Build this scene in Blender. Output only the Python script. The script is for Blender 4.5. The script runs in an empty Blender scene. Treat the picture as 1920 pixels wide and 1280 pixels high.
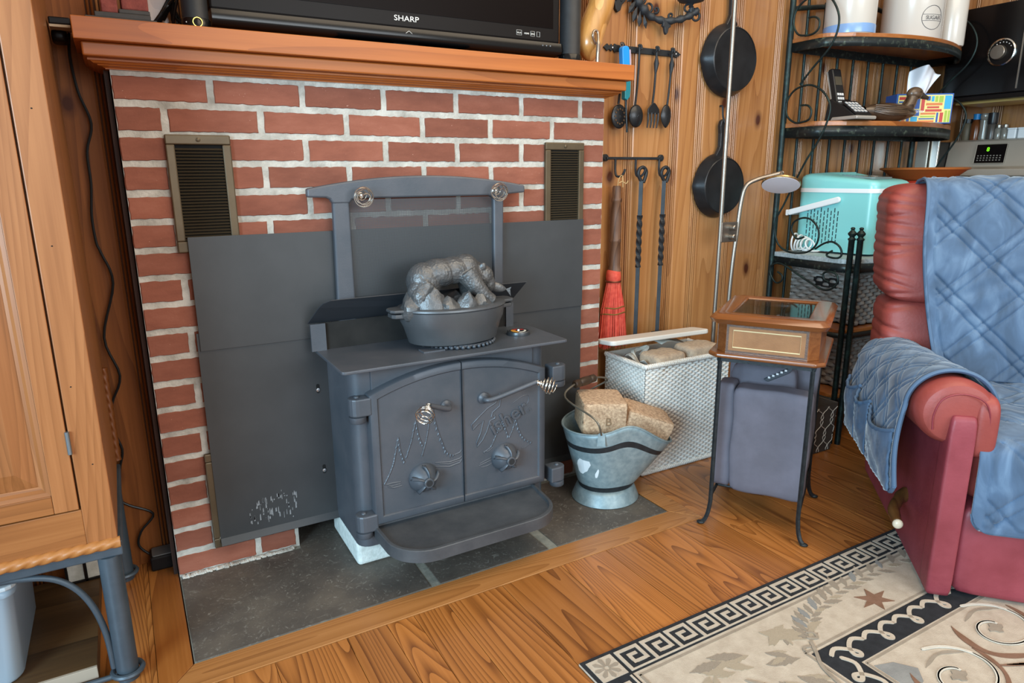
import bpy, bmesh, math, random
from mathutils import Vector, Matrix
random.seed(11)
SC = bpy.context.scene
COL = SC.collection
PI = math.pi

# ------------------------------------------------------------------ camera
cam_d = bpy.data.cameras.new('camera'); cam = bpy.data.objects.new('camera', cam_d); COL.objects.link(cam)
YAW, PITCH, ROLL = 0.517066, 0.241471, -0.007217
fw = Vector((math.sin(YAW)*math.cos(PITCH), math.cos(YAW)*math.cos(PITCH), -math.sin(PITCH)))
rt = Vector((math.cos(YAW), -math.sin(YAW), 0)); up = rt.cross(fw)
r2 = rt*math.cos(ROLL)+up*math.sin(ROLL); u2 = -rt*math.sin(ROLL)+up*math.cos(ROLL)
cam.matrix_world = Matrix(((r2.x, u2.x, -fw.x, -0.0257), (r2.y, u2.y, -fw.y, -1.96865), (r2.z, u2.z, -fw.z, 1.1078), (0, 0, 0, 1)))
cam_d.sensor_width = 36; cam_d.lens = 1276.12/1920*36; cam_d.clip_start = 0.02
SC.camera = cam

# ------------------------------------------------------------------ world, lights, exposure
wd = bpy.data.worlds.new('room_ambience'); SC.world = wd; wd.use_nodes = True
bg = wd.node_tree.nodes['Background']; bg.inputs[0].default_value = (1.0, 0.91, 0.82, 1); bg.inputs[1].default_value = 0.46
def area(name, loc, tgt, sx, sy, power, col):
    l = bpy.data.lights.new(name, 'AREA'); l.shape = 'RECTANGLE'; l.size = sx; l.size_y = sy; l.energy = power; l.color = col
    o = bpy.data.objects.new(name, l); COL.objects.link(o); o.location = loc
    o.rotation_euler = (Vector(tgt)-Vector(loc)).to_track_quat('-Z', 'Y').to_euler(); return o
area('window_daylight', (-2.6, -2.7, 1.55), (1.0, -0.2, 0.6), 1.7, 1.5, 215, (0.54, 0.81, 1.0))
area('window_daylight', (1.4, -4.6, 1.9), (1.4, 0, 0.5), 2.4, 1.5, 80, (0.86, 0.94, 1.0))
area('ceiling_light', (1.6, -1.5, 2.7), (1.6, -1.2, 0), 2.2, 1.6, 42, (1.0, 0.82, 0.6))
SC.view_settings.view_transform = 'Standard'; SC.view_settings.look = 'None'
SC.view_settings.exposure = 0.2; SC.view_settings.gamma = 1.0; SC.view_settings.use_curve_mapping = False

# ------------------------------------------------------------------ materials
def lin(h):
    h = h.lstrip('#'); o = []
    for i in (0, 2, 4):
        c = int(h[i:i+2], 16)/255; o.append(c/12.92 if c <= 0.04045 else ((c+0.055)/1.055)**2.4)
    return (o[0], o[1], o[2], 1)
class N:
    def __init__(s, name):
        s.m = bpy.data.materials.new(name); s.m.use_nodes = True; s.t = s.m.node_tree; s.b = s.t.nodes['Principled BSDF']
    def n(s, typ, **kw):
        nd = s.t.nodes.new('ShaderNode'+typ)
        for k, v in kw.items():
            if k.startswith('_'): setattr(nd, k[1:], v)
            else: nd.inputs[k].default_value = v
        return nd
    def l(s, a, b): s.t.links.new(a, b)
    def coord(s, scale=(1, 1, 1), rnd=False):
        tc = s.n('TexCoord'); mp = s.n('Mapping', Scale=scale); s.l(tc.outputs['Object'], mp.inputs['Vector'])
        if rnd:
            oi = s.n('ObjectInfo'); mu = s.n('Math', _operation='MULTIPLY'); mu.inputs[1].default_value = 37.0
            s.l(oi.outputs['Random'], mu.inputs[0]); cb = s.n('CombineXYZ')
            for i in range(3): s.l(mu.outputs[0], cb.inputs[i])
            s.l(cb.outputs[0], mp.inputs['Location'])
        return mp.outputs[0]
    def ramp(s, fac, stops):
        r = s.n('ValToRGB'); e = r.color_ramp.elements
        while len(e) < len(stops): e.new(0.5)
        for i, (p, c) in enumerate(stops): e[i].position = p; e[i].color = c if not isinstance(c, str) else lin(c)
        s.l(fac, r.inputs[0]); return r.outputs[0]
    def bump(s, h, strength=0.3, dist=0.002):
        b = s.n('Bump', Strength=strength, Distance=dist); s.l(h, b.inputs['Height']); s.l(b.outputs[0], s.b.inputs['Normal'])
MC = {}
def mat(name, c, rough=0.5, metal=0.0, c2=None, nscale=12, bump=0, bscale=200, spec=0.5, rnd=False, coat=0, alpha=None, trans=0, detail=6, lo=.35, hi=.68):
    if name in MC: return MC[name]
    k = N(name); b = k.b; b.inputs['Roughness'].default_value = rough; b.inputs['Metallic'].default_value = metal
    b.inputs['Base Color'].default_value = lin(c); b.inputs['Specular IOR Level'].default_value = spec
    if coat: b.inputs['Coat Weight'].default_value = coat; b.inputs['Coat Roughness'].default_value = 0.15
    if trans: b.inputs['Transmission Weight'].default_value = trans
    if alpha is not None: b.inputs['Alpha'].default_value = alpha
    if c2:
        v = k.coord(rnd=rnd); nz = k.n('TexNoise', Scale=nscale, Detail=detail, Roughness=0.6); k.l(v, nz.inputs['Vector'])
        k.l(k.ramp(nz.outputs['Fac'], [(lo, c), (hi, c2)]), b.inputs['Base Color'])
    if bump:
        v = k.coord(rnd=rnd); nz = k.n('TexNoise', Scale=bscale, Detail=3); k.l(v, nz.inputs['Vector']); k.bump(nz.outputs['Fac'], bump, 0.002)
    MC[name] = k.m; return k.m
def wood(name, light, mid, dark, axis='z', scale=1.0, rough=0.35, knots=0.0, tint=0.25, coat=0.0, ring=22.0, line=0.35):
    """growth rings along axis over fine fibre, small per-board shift in tone, optional knots"""
    if name in MC: return MC[name]
    k = N(name); b = k.b; b.inputs['Roughness'].default_value = rough
    if coat: b.inputs['Coat Weight'].default_value = coat; b.inputs['Coat Roughness'].default_value = 0.18
    st = {'x': (0.42, 5, 5), 'y': (5, 0.42, 5), 'z': (5, 5, 0.42)}[axis]
    v = k.coord(tuple(a*scale for a in st), rnd=True)
    nz = k.n('TexNoise', Scale=1.2, Detail=1.2, Roughness=0.4); k.l(v, nz.inputs['Vector'])
    mu = k.n('Math', _operation='MULTIPLY'); mu.inputs[1].default_value = ring; k.l(nz.outputs['Fac'], mu.inputs[0])
    fr = k.n('Math', _operation='FRACT'); k.l(mu.outputs[0], fr.inputs[0])
    pw = k.n('Math', _operation='POWER'); pw.inputs[1].default_value = 2.2; k.l(fr.outputs[0], pw.inputs[0])
    st2 = {'x': (1.5, 60, 60), 'y': (60, 1.5, 60), 'z': (60, 60, 1.5)}[axis]
    v2 = k.coord(tuple(a*scale for a in st2), rnd=True); n2 = k.n('TexNoise', Scale=2.0, Detail=4, Roughness=.6); k.l(v2, n2.inputs['Vector'])
    st3 = {'x': (.8, 6, 6), 'y': (6, .8, 6), 'z': (6, 6, .8)}[axis]
    v3 = k.coord(tuple(a*scale for a in st3), rnd=True); n3 = k.n('TexNoise', Scale=1.0, Detail=3); k.l(v3, n3.inputs['Vector'])
    a1 = k.n('Math', _operation='MULTIPLY_ADD'); a1.inputs[1].default_value = line; k.l(pw.outputs[0], a1.inputs[0])
    a2 = k.n('Math', _operation='MULTIPLY_ADD'); a2.inputs[1].default_value = .45; k.l(n2.outputs['Fac'], a2.inputs[0])
    a3 = k.n('Math', _operation='MULTIPLY'); a3.inputs[1].default_value = .45; k.l(n3.outputs['Fac'], a3.inputs[0])
    k.l(a3.outputs[0], a2.inputs[2]); k.l(a2.outputs[0], a1.inputs[2]); mx = a1
    col = k.ramp(mx.outputs[0], [(0.28, light), (0.52, mid), (0.85, dark)])
    oi = k.n('ObjectInfo'); mr = k.n('MapRange'); mr.inputs['To Min'].default_value = 1-tint; mr.inputs['To Max'].default_value = 1+tint*0.6; k.l(oi.outputs['Random'], mr.inputs['Value'])
    hs = k.n('HueSaturation'); k.l(mr.outputs[0], hs.inputs['Value']); k.l(col, hs.inputs['Color']); out = hs.outputs[0]
    if knots:
        tc = k.coord((1, 1, 1), rnd=True); sp = k.n('SeparateXYZ'); k.l(tc, sp.inputs[0]); ad = k.n('Math', _operation='ADD'); k.l(sp.outputs[0], ad.inputs[0]); k.l(sp.outputs[1], ad.inputs[1])
        cb = k.n('CombineXYZ'); k.l(ad.outputs[0], cb.inputs[0]); k.l(sp.outputs[2], cb.inputs[1])
        mp = k.n('Mapping', Scale=(6.0, 3.6, 1)); k.l(cb.outputs[0], mp.inputs['Vector'])
        wn = k.n('TexNoise', Scale=3, Detail=2); k.l(mp.outputs[0], wn.inputs['Vector']); mxv = k.n('MixRGB'); mxv.inputs[0].default_value = .06; k.l(mp.outputs[0], mxv.inputs[1]); k.l(wn.outputs['Color'], mxv.inputs[2])
        vo = k.n('TexVoronoi', Scale=1.0, Randomness=1.0, _voronoi_dimensions='2D'); k.l(mxv.outputs[0], vo.inputs['Vector'])
        rr = k.ramp(vo.outputs['Distance'], [(0.055*knots, (1, 1, 1, 1)), (0.085*knots, (.55, .55, .55, 1)), (.16*knots, (0, 0, 0, 1))])
        wc = k.n('Math', _operation='GREATER_THAN'); wc.inputs[1].default_value = .62; sc_ = k.n('SeparateColor'); k.l(vo.outputs['Color'], sc_.inputs[0]); k.l(sc_.outputs[0], wc.inputs[0])
        km = k.n('Math', _operation='MULTIPLY'); k.l(rr, km.inputs[0]); k.l(wc.outputs[0], km.inputs[1])
        mi = k.n('MixRGB'); k.l(km.outputs[0], mi.inputs[0]); k.l(out, mi.inputs[1]); mi.inputs[2].default_value = lin('#4a2210'); out = mi.outputs[0]
    k.l(out, b.inputs['Base Color']); k.bump(mx.outputs[0], 0.10, 0.001)
    MC[name] = k.m; return k.m
iron = lambda: mat('stove_iron', '#474e56', .46, 0.25, c2='#5a5c62', nscale=5, bump=.12, bscale=260)

# ------------------------------------------------------------------ mesh builder
class MB:
    def __init__(s): s.v = []; s.f = []
    def add(s, vs, fs, M=None):
        o = len(s.v)
        for p in vs:
            p = Vector(p); s.v.append(tuple(M @ p) if M else tuple(p))
        for f in fs: s.f.append(tuple(i+o for i in f))
        return s
    def box(s, x0, x1, y0, y1, z0, z1, M=None):
        return s.add([(x0, y0, z0), (x1, y0, z0), (x1, y1, z0), (x0, y1, z0), (x0, y0, z1), (x1, y0, z1), (x1, y1, z1), (x0, y1, z1)],
                     [(0, 3, 2, 1), (4, 5, 6, 7), (0, 1, 5, 4), (1, 2, 6, 5), (2, 3, 7, 6), (3, 0, 4, 7)], M)
    def prism(s, poly, a, b, axis='y', M=None):
        n = len(poly)
        def P(p, t): return {'y': (p[0], t, p[1]), 'x': (t, p[0], p[1]), 'z': (p[0], p[1], t)}[axis]
        vs = [P(p, a) for p in poly]+[P(p, b) for p in poly]
        fs = [tuple(range(n)), tuple(range(2*n-1, n-1, -1))]+[(i, (i+1) % n, n+(i+1) % n, n+i) for i in range(n)]
        return s.add(vs, fs, M)
    def tube(s, path, r, n=8, closed=False, M=None):
        P = [Vector(p) for p in path]; m = len(P); R = r if isinstance(r, (list, tuple)) else [r]*m
        vs = []; prev = None
        for i, p in enumerate(P):
            if closed: t = P[(i+1) % m]-P[i-1]
            else: t = P[min(i+1, m-1)]-P[max(i-1, 0)]
            if t.length < 1e-9: t = Vector((0, 0, 1))
            t.normalize()
            if prev is None:
                a = Vector((0, 0, 1)) if abs(t.z) < .9 else Vector((1, 0, 0)); nx = t.cross(a).normalized()
            else:
                nx = (prev-t*prev.dot(t)); nx = nx.normalized() if nx.length > 1e-6 else t.orthogonal().normalized()
            prev = nx; ny = t.cross(nx)
            for j in range(n):
                an = 2*PI*j/n; vs.append(p+nx*math.cos(an)*R[i]+ny*math.sin(an)*R[i])
        fs = []
        for i in range(m if closed else m-1):
            for j in range(n):
                a = i*n+j; b = i*n+(j+1) % n; c = ((i+1) % m)*n+(j+1) % n; d = ((i+1) % m)*n+j; fs.append((a, b, c, d))
        if not closed: fs += [tuple(range(n-1, -1, -1)), tuple(range((m-1)*n, m*n))]
        return s.add(vs, fs, M)
    def lathe(s, prof, c=(0, 0, 0), n=24, sx=1, sy=1, M=None, cap=True):
        vs = []; m = len(prof)
        for r, z in prof:
            for j in range(n):
                a = 2*PI*j/n; vs.append((c[0]+r*sx*math.cos(a), c[1]+r*sy*math.sin(a), c[2]+z))
        fs = [(i*n+j, i*n+(j+1) % n, (i+1)*n+(j+1) % n, (i+1)*n+j) for i in range(m-1) for j in range(n)]
        if cap: fs += [tuple(range(n-1, -1, -1)), tuple(range((m-1)*n, m*n))]
        return s.add(vs, fs, M)
    def ball(s, c, r, nu=14, nv=9, M=None):
        r = r if isinstance(r, (tuple, list)) else (r, r, r)
        prof = [(max(1e-4, math.sin(PI*i/nv)), -math.cos(PI*i/nv)) for i in range(nv+1)]
        T = Matrix.Translation(c) @ Matrix.Diagonal((r[0], r[1], r[2], 1)); T = (M @ T) if M else T
        return s.lathe(prof, (0, 0, 0), nu, M=T)
    def grid(s, fn, nu, nv, M=None, close_u=False):
        w = nu if close_u else nu+1
        vs = [fn(i/nu, j/nv) for j in range(nv+1) for i in range(w)]
        fs = [(j*w+i, j*w+(i+1) % w, (j+1)*w+(i+1) % w, (j+1)*w+i) for j in range(nv) for i in range(nu)]
        return s.add(vs, fs, M)
    def puff(s, x0, x1, y0, y1, z0, z1, e=5, n=10, fn=None, M=None):
        """cushion-like rounded block"""
        cx, cy, cz = (x0+x1)/2, (y0+y1)/2, (z0+z1)/2; hx, hy, hz = (x1-x0)/2, (y1-y0)/2, (z1-z0)/2
        for ax in range(3):
            for sg in (-1, 1):
                def F(a, b, ax=ax, sg=sg):
                    p = [0, 0, 0]; p[ax] = sg; p[(ax+1) % 3] = (2*a-1); p[(ax+2) % 3] = (2*b-1)*sg
                    l = (abs(p[0])**e+abs(p[1])**e+abs(p[2])**e)**(1/e); p = [c/l for c in p]
                    q = Vector((cx+p[0]*hx, cy+p[1]*hy, cz+p[2]*hz))
                    return fn(q, p) if fn else q
                s.grid(F, n, n, M)
        return s
    def build(s, name, m, parent=None, smooth=None, bevel=0, weld=False, local=False, seg=2, solid=0, label=None, kind=None):
        me = bpy.data.meshes.new(name); me.from_pydata(s.v, [], s.f)
        bm = bmesh.new(); bm.from_mesh(me)
        if weld: bmesh.ops.remove_doubles(bm, verts=bm.verts, dist=1e-5)
        bmesh.ops.recalc_face_normals(bm, faces=bm.faces); bm.to_mesh(me); bm.free()
        me.materials.append(m)
        if smooth is not None:
            me.polygons.foreach_set('use_smooth', [True]*len(me.polygons)); me.set_sharp_from_angle(angle=math.radians(smooth))
        o = bpy.data.objects.new(name, me); COL.objects.link(o)
        if solid:
            md = o.modifiers.new('thickness', 'SOLIDIFY'); md.thickness = solid; md.offset = 0
        if bevel:
            md = o.modifiers.new('edge', 'BEVEL'); md.width = bevel; md.segments = seg; md.limit_method = 'ANGLE'; md.angle_limit = math.radians(40)
        if parent:
            o.parent = parent
            if not local: o.matrix_parent_inverse = inv(parent)
        if label: o['label'] = label
        if kind: o['kind'] = kind
        return o
def inv(p):
    M = Matrix.Identity(4); q = p
    while q:
        M = Matrix.LocRotScale(q.location, q.rotation_euler, q.scale) @ M if not q.parent else (q.matrix_parent_inverse @ Matrix.LocRotScale(q.location, q.rotation_euler, q.scale)) @ M
        q = q.parent
    return M.inverted()
def tag(o, label, cat, group=None):
    o['label'] = label; o['category'] = cat
    if group: o['group'] = group
    return o
def thing(name, label, cat, loc=(0, 0, 0), rz=0, group=None):
    o = bpy.data.objects.new(name, None); COL.objects.link(o); o.location = loc; o.rotation_euler = (0, 0, rz); o.empty_display_size = .05
    return tag(o, label, cat, group)
def struct(o): o['kind'] = 'structure'; return o
def arc(cx, cy, r, a0, a1, n, ry=None): return [(cx+r*math.cos(a0+(a1-a0)*i/n), cy+(ry or r)*math.sin(a0+(a1-a0)*i/n)) for i in range(n+1)]
def rrect(x0, x1, y0, y1, r, n=4):
    return arc(x1-r, y0+r, r, -PI/2, 0, n)+arc(x1-r, y1-r, r, 0, PI/2, n)+arc(x0+r, y1-r, r, PI/2, PI, n)+arc(x0+r, y0+r, r, PI, 1.5*PI, n)
def smoothp(P, k=4, closed=False):
    """Catmull-Rom through points"""
    P = [Vector(p) for p in P]; n = len(P); out = []
    for i in range(n if closed else n-1):
        g = (lambda j: P[j % n]) if closed else (lambda j: P[max(0, min(n-1, j))])
        a, b, c, d = g(i-1), g(i), g(i+1), g(i+2)
        for j in range(k):
            t = j/k; out.append(.5*((2*b)+(c-a)*t+(2*a-5*b+4*c-d)*t*t+(3*b-a-3*c+d)*t**3))
    if not closed: out.append(P[-1])
    return out
def text(name, body, size, m, parent, M, extrude=.0006, shear=0, bevel=0, local=False):
    """lettering turned into a thin mesh"""
    cu = bpy.data.curves.new(name, 'FONT'); cu.body = body; cu.size = size; cu.extrude = extrude; cu.shear = shear; cu.align_x = 'CENTER'; cu.bevel_depth = bevel; cu.resolution_u = 3
    t = bpy.data.objects.new(name+'_tmp', cu); COL.objects.link(t)
    me = bpy.data.meshes.new_from_object(t.evaluated_get(bpy.context.evaluated_depsgraph_get()))
    bpy.data.objects.remove(t); me.transform(M); me.materials.clear(); me.materials.append(m)
    o = bpy.data.objects.new(name, me); COL.objects.link(o)
    if parent:
        o.parent = parent
        if not local: o.matrix_parent_inverse = inv(parent)
    return o
def face_y(x, y, z, rot=0): return Matrix.Translation((x, y, z)) @ Matrix.Rotation(PI/2, 4, 'X') @ Matrix.Rotation(rot, 4, 'Z')   # text facing -y
def face_x(x, y, z): return Matrix.Translation((x, y, z)) @ Matrix.Rotation(-PI/2, 4, 'Z') @ Matrix.Rotation(PI/2, 4, 'X')         # text facing -x

# ================================================================== the setting
WY = 0.13          # pine wall plane
W_BR = 1.4607      # chimney width
CH = 0.0711        # brick course
m_mortar = mat('mortar', '#8f8b82', .95, c2='#c6c3ba', nscale=16, bump=1.0, bscale=140, lo=.3, hi=.62)
def brick_mat():
    k = N('red_brick'); b = k.b; b.inputs['Roughness'].default_value = .85
    v = k.coord((1, 1, 3), rnd=True); nz = k.n('TexNoise', Scale=6, Detail=7, Roughness=.65); k.l(v, nz.inputs['Vector'])
    c = k.ramp(nz.outputs['Fac'], [(.3, '#7a4534'), (.52, '#8a513e'), (.72, '#965d4a')])
    oi = k.n('ObjectInfo'); mr = k.n('MapRange'); mr.inputs['To Min'].default_value = .82; mr.inputs['To Max'].default_value = 1.12; k.l(oi.outputs['Random'], mr.inputs['Value'])
    hs = k.n('HueSaturation'); k.l(mr.outputs[0], hs.inputs['Value']); k.l(c, hs.inputs['Color'])
    ns = k.n('TexNoise', Scale=170, Detail=2); k.l(k.coord(rnd=True), ns.inputs['Vector'])
    sp = k.ramp(ns.outputs['Fac'], [(.74, (0, 0, 0, 1)), (.80, (.8, .8, .8, 1))])
    mi = k.n('MixRGB'); k.l(sp, mi.inputs[0]); k.l(hs.outputs[0], mi.inputs[1]); mi.inputs[2].default_value = lin('#c59a88')
    k.l(mi.outputs[0], b.inputs['Base Color']); n3 = k.n('TexNoise', Scale=120, Detail=4); k.l(k.coord(rnd=True), n3.inputs['Vector']); k.bump(n3.outputs['Fac'], .35, .002)
    return k.m
m_brick = brick_mat()
# chimney breast: two piers, the part over the opening, the dark firebox behind
b = MB().box(0, .335, -.0012, WY, 0, .55).box(1.125, W_BR, -.0012, WY, 0, .55).box(0, W_BR, -.0012, WY, .55, 19*CH+.004)
chim = struct(b.build('wall_chimney', m_mortar))
fb = struct(MB().box(.33, 1.13, WY-.012, WY-.002, 0, .56).build('wall_firebox', mat('gap_shade', '#161514', .95, c2='#242220')))  # near-black panel paints the shade inside the opening
bcache = {}
def brick_mesh(L, var):
    key = (round(L, 3), var)
    if key not in bcache:
        r = random.Random(hash(key) & 0xffff); w = CH-.0155; h = .008; j = lambda a: r.uniform(-a, a)
        nx = max(3, int(L/.011)); ring = []
        for i in range(nx+1): ring.append((i/nx*L, j(.0013)))
        for i in range(1, 4): ring.append((L+j(.0013), w*i/4))
        for i in range(nx, -1, -1): ring.append((i/nx*L, w+j(.0013)))
        for i in range(3, 0, -1): ring.append((j(.0013), w*i/4))
        n = len(ring); cx, cz = L/2, w/2
        inn = [((x-cx)*(1-.005/L)+cx, (z-cz)*(1-.004/w)+cz) for x, z in ring]
        vs = [(x, .004, z) for x, z in ring]+[(x, -h*.55, z) for x, z in ring]+[(x, -h, z) for x, z in inn]
        fs = [(k*n+i, k*n+(i+1) % n, (k+1)*n+(i+1) % n, (k+1)*n+i) for k in range(2) for i in range(n)]+[tuple(range(2*n, 3*n))]
        me = bpy.data.meshes.new('brick'); me.from_pydata(vs, [], fs)
        bm = bmesh.new(); bm.from_mesh(me); bmesh.ops.recalc_face_normals(bm, faces=bm.faces); bm.to_mesh(me); bm.free()
        me.materials.append(m_brick); bcache[key] = me
    return bcache[key]
BL = .22885
for row in range(19):
    z = (18-row)*CH+.0076
    js = [0]+[j for j in ([.217+BL*i for i in range(7)] if row % 2 == 0 else [.105+BL*i for i in range(7)]) if j < W_BR-.02]+[W_BR]
    for i in range(len(js)-1):
        a = js[i]+(  .0078 if i else 0); e = js[i+1]-(  .0078 if i < len(js)-2 else 0)
        if z < .55:
            if a >= .33 and e <= 1.13: continue
            if a < .33 < e: e = .325 if row == 18 else .333
            if a < 1.13 < e and a > .4: a = 1.127
        if e-a < .02: continue
        o = bpy.data.objects.new('brick', brick_mesh(e-a, random.randint(0, 2))); COL.objects.link(o)
        o.parent = chim; o.location = (a, .004, z+random.uniform(-.0008, .0008)); o.rotation_euler = (0, random.uniform(-.004, .004), 0)

# pine board walls
m_pine = wood('knotty_pine', '#bb8758', '#a97545', '#88552f', 'z', 1.0, .32, knots=1.0, tint=.12, coat=.5, ring=16, line=.22)
m_pine_d = wood('shaded_pine', '#93572a', '#7e471f', '#562d12', 'z', 1.0, .55, knots=.9, tint=.1, coat=.0, ring=16, line=.2); m_pine_d.node_tree.nodes['Principled BSDF'].inputs['Specular IOR Level'].default_value = .18  # darker copy of the pine: shade behind the armoire put into the colour
wall_b = struct(MB().box(-1.6, 4.2, WY+.004, WY+.06, -.02, 2.4).build('wall_back', mat('wall_backing', '#4a2a15', .8)))
def board(x0, x1, m, par, z0=0, z1=2.35, y=WY, axis='y'):
    e = [0, .002, .003, .0055, .008, .009, .011, .012, .0145, .017, .018, .020, .021, .027]; d = [.007, .007, .0, -.0015, .0, .005, .005, .0, -.0015, .0, .005, .005, .0, -.002]
    pr = [(x0+a, y+c) for a, c in zip(e, d)]+[(x1-a, y+c) for a, c in zip(reversed(e), reversed(d))]
    poly = pr+[(x1, y+.012), (x0, y+.012)]
    if axis == 'x': poly = [(b, a) for a, b in poly]
    o = MB()
    return o.prism(poly, z0, z1, 'z').build('plank', m, par)
xs = [1.455, 1.675, 1.90, 2.03, 2.22, 2.455, 2.645, 2.785, 2.99, 3.135, 3.34, 3.50, 3.70, 3.92]
for i in range(len(xs)-1): board(xs[i], xs[i+1], m_pine, wall_b)
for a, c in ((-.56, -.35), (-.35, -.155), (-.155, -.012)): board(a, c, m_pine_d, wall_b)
for i in range(7): board(-.012+i*.21, -.012+(i+1)*.21, m_pine, wall_b, 1.36)
struct(MB().box(-.013, -.003, .02, WY, 0, 1.355).build('trim_1', wood('dark_trim', '#33190c', '#281208', '#170a05', 'z', 1, .8)))
wall_r = struct(MB().box(3.905, 3.96, -2.6, WY+.06, -.02, 2.4).build('wall_right', mat('wall_backing', '#4a2a15', .8)))
for i in range(6):
    k = MB(); x0 = -.95+i*.18; e = [0, .002, .003, .0055, .008, .009, .011, .012, .0145, .017, .018, .020, .021, .027]; d = [.007, .007, .0, -.0015, .0, .005, .005, .0, -.0015, .0, .005, .005, .0, -.002]
    pr = [(3.9+c, x0+a) for a, c in zip(e, d)]+[(3.9+c, x0+.18-a) for a, c in zip(reversed(e), reversed(d))]+[(3.912, x0+.18), (3.912, x0)]
    k.prism(pr, 0, 2.35, 'z').build('plank', m_pine, wall_r)

wall_l = struct(MB().box(-1.66, -1.60, -1.3, WY+.06, -.02, 2.4).build('wall_left', mat('wall_backing', '#4a2a15', .8)))
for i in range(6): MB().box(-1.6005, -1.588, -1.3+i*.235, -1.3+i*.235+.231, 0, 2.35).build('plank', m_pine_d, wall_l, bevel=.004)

# floor: sub-floor, fir planks, hearth border, slate hearth
m_fir = wood('fir_floor', '#bb7a40', '#a86932', '#71401b', 'y', .8, .3, knots=0, tint=.2, coat=.3, ring=46, line=.36)
m_firx = wood('fir_border', '#b87f4a', '#a66e3b', '#835128', 'x', .8, .34, tint=.08, coat=.25, ring=40, line=.26)
floor = struct(MB().box(-1.6, 4.2, -3.4, WY+.06, -.04, -.008).build('floor', mat('subfloor', '#2a1608', .9)))
def plank(poly, m, par=None, top=0.0):
    return MB().prism(poly, -.009, top, 'z').build('plank', m, par or floor, bevel=.0009, seg=1)
sx = [-.60, -.46, -.335, -.215, -.09, .03, .164, .335, .438, .511, .607, .773, .967, 1.13, 1.27, 1.41, 1.56, 1.70, 1.83, 1.99, 2.12, 2.27, 2.42, 2.56, 2.70, 2.86, 3.02, 3.18, 3.34, 3.5, 3.66, 3.82, 3.9]
for i in range(len(sx)-1):
    a, c = sx[i]+.0005, sx[i+1]-.0005
    if c < -.075: spans = [(WY, -.7-(i % 3)*.3), (-.7-(i % 3)*.3, -2.4)]
    elif a > 1.53: spans = [(WY, -.34-(i*7 % 5)*.13), (-.34-(i*7 % 5)*.13, -1.55-(i % 3)*.2), (-1.55-(i % 3)*.2, -2.4)]
    else: spans = [(-.5, -.95-(i*5 % 4)*.28), (-.95-(i*5 % 4)*.28, -2.4)]
    for y1, y0 in spans:
        yy = y1
        if a < 1.53 < c and y1 == WY: yy = -.5
        plank([(a, y0+.0006), (c, y0+.0006), (c, yy-.0006), (a, yy-.0006)], m_fir, top=random.uniform(-.0004, .0002))
for a, c in ((-.09, -.078), (1.532, 1.56)): plank([(a, -.5), (c, -.5), (c, WY), (a, WY)], m_fir)
plank([(-.076, -.499), (1.531, -.499), (1.459, -.411), (-.001, -.411)], m_firx, top=.001)
m_firb = wood('fir_border_side', '#a96c35', '#935725', '#6e3b17', 'y', .8, .34, tint=.08, coat=.25, ring=24, line=.3)
plank([(-.077, -.498), (-.003, -.411), (-.003, WY), (-.077, WY)], m_firb, top=.001)
plank([(1.532, -.498), (1.532, WY), (1.462, WY), (1.462, -.411)], m_firx, top=.001)
hearth = struct(MB().box(0, 1.458, -.409, WY, -.009, -.001).build('hearth', mat('hearth_grout', '#6f6f66', .9, c2='#8f8c80', nscale=30, bump=.4)))
def slate():
    k = N('slate'); b = k.b; b.inputs['Roughness'].default_value = .55
    nz = k.n('TexNoise', Scale=5, Detail=8, Roughness=.65); k.l(k.coord(rnd=True), nz.inputs['Vector'])
    c = k.ramp(nz.outputs['Fac'], [(.3, '#423d38'), (.5, '#534c45'), (.72, '#685f54')])
    n2 = k.n('TexNoise', Scale=30, Detail=11, Roughness=.8, Distortion=2.5); k.l(k.coord(), n2.inputs['Vector'])
    r = k.ramp(n2.outputs['Fac'], [(.55, (0, 0, 0, 1)), (.70, (.8, .8, .8, 1))]); mi = k.n('MixRGB'); k.l(r, mi.inputs[0]); k.l(c, mi.inputs[1]); mi.inputs[2].default_value = lin('#a09c92')
    k.l(mi.outputs[0], b.inputs['Base Color']); k.bump(nz.outputs['Fac'], .3, .004); return k.m
m_slate = slate()
for x0, x1, s1, s2 in ((.002, .6, .013, 0), (.628, .985, -.013, 0), (1.018, 1.456, 0, 0)):
    MB().prism([(x0, -.407), (x1, -.407), (x1+s1*.6, -.02), (x0, -.02)], -.008, .0015, 'z').build('slate_tile', m_slate, hearth, bevel=.0015)
MB().box(.335, 1.125, -.02, WY, -.008, .001).build('slate_tile', m_slate, hearth)
k = MB()
for i in range(56): x = .01+i*.0055; k.ball((x, -.012+random.uniform(-.003, .003), .003), (.006, .012*random.uniform(.6, 1.2), .006*random.uniform(.5, 1.2)), 6, 4)
k.build('grout_fillet', m_mortar, hearth)

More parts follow.
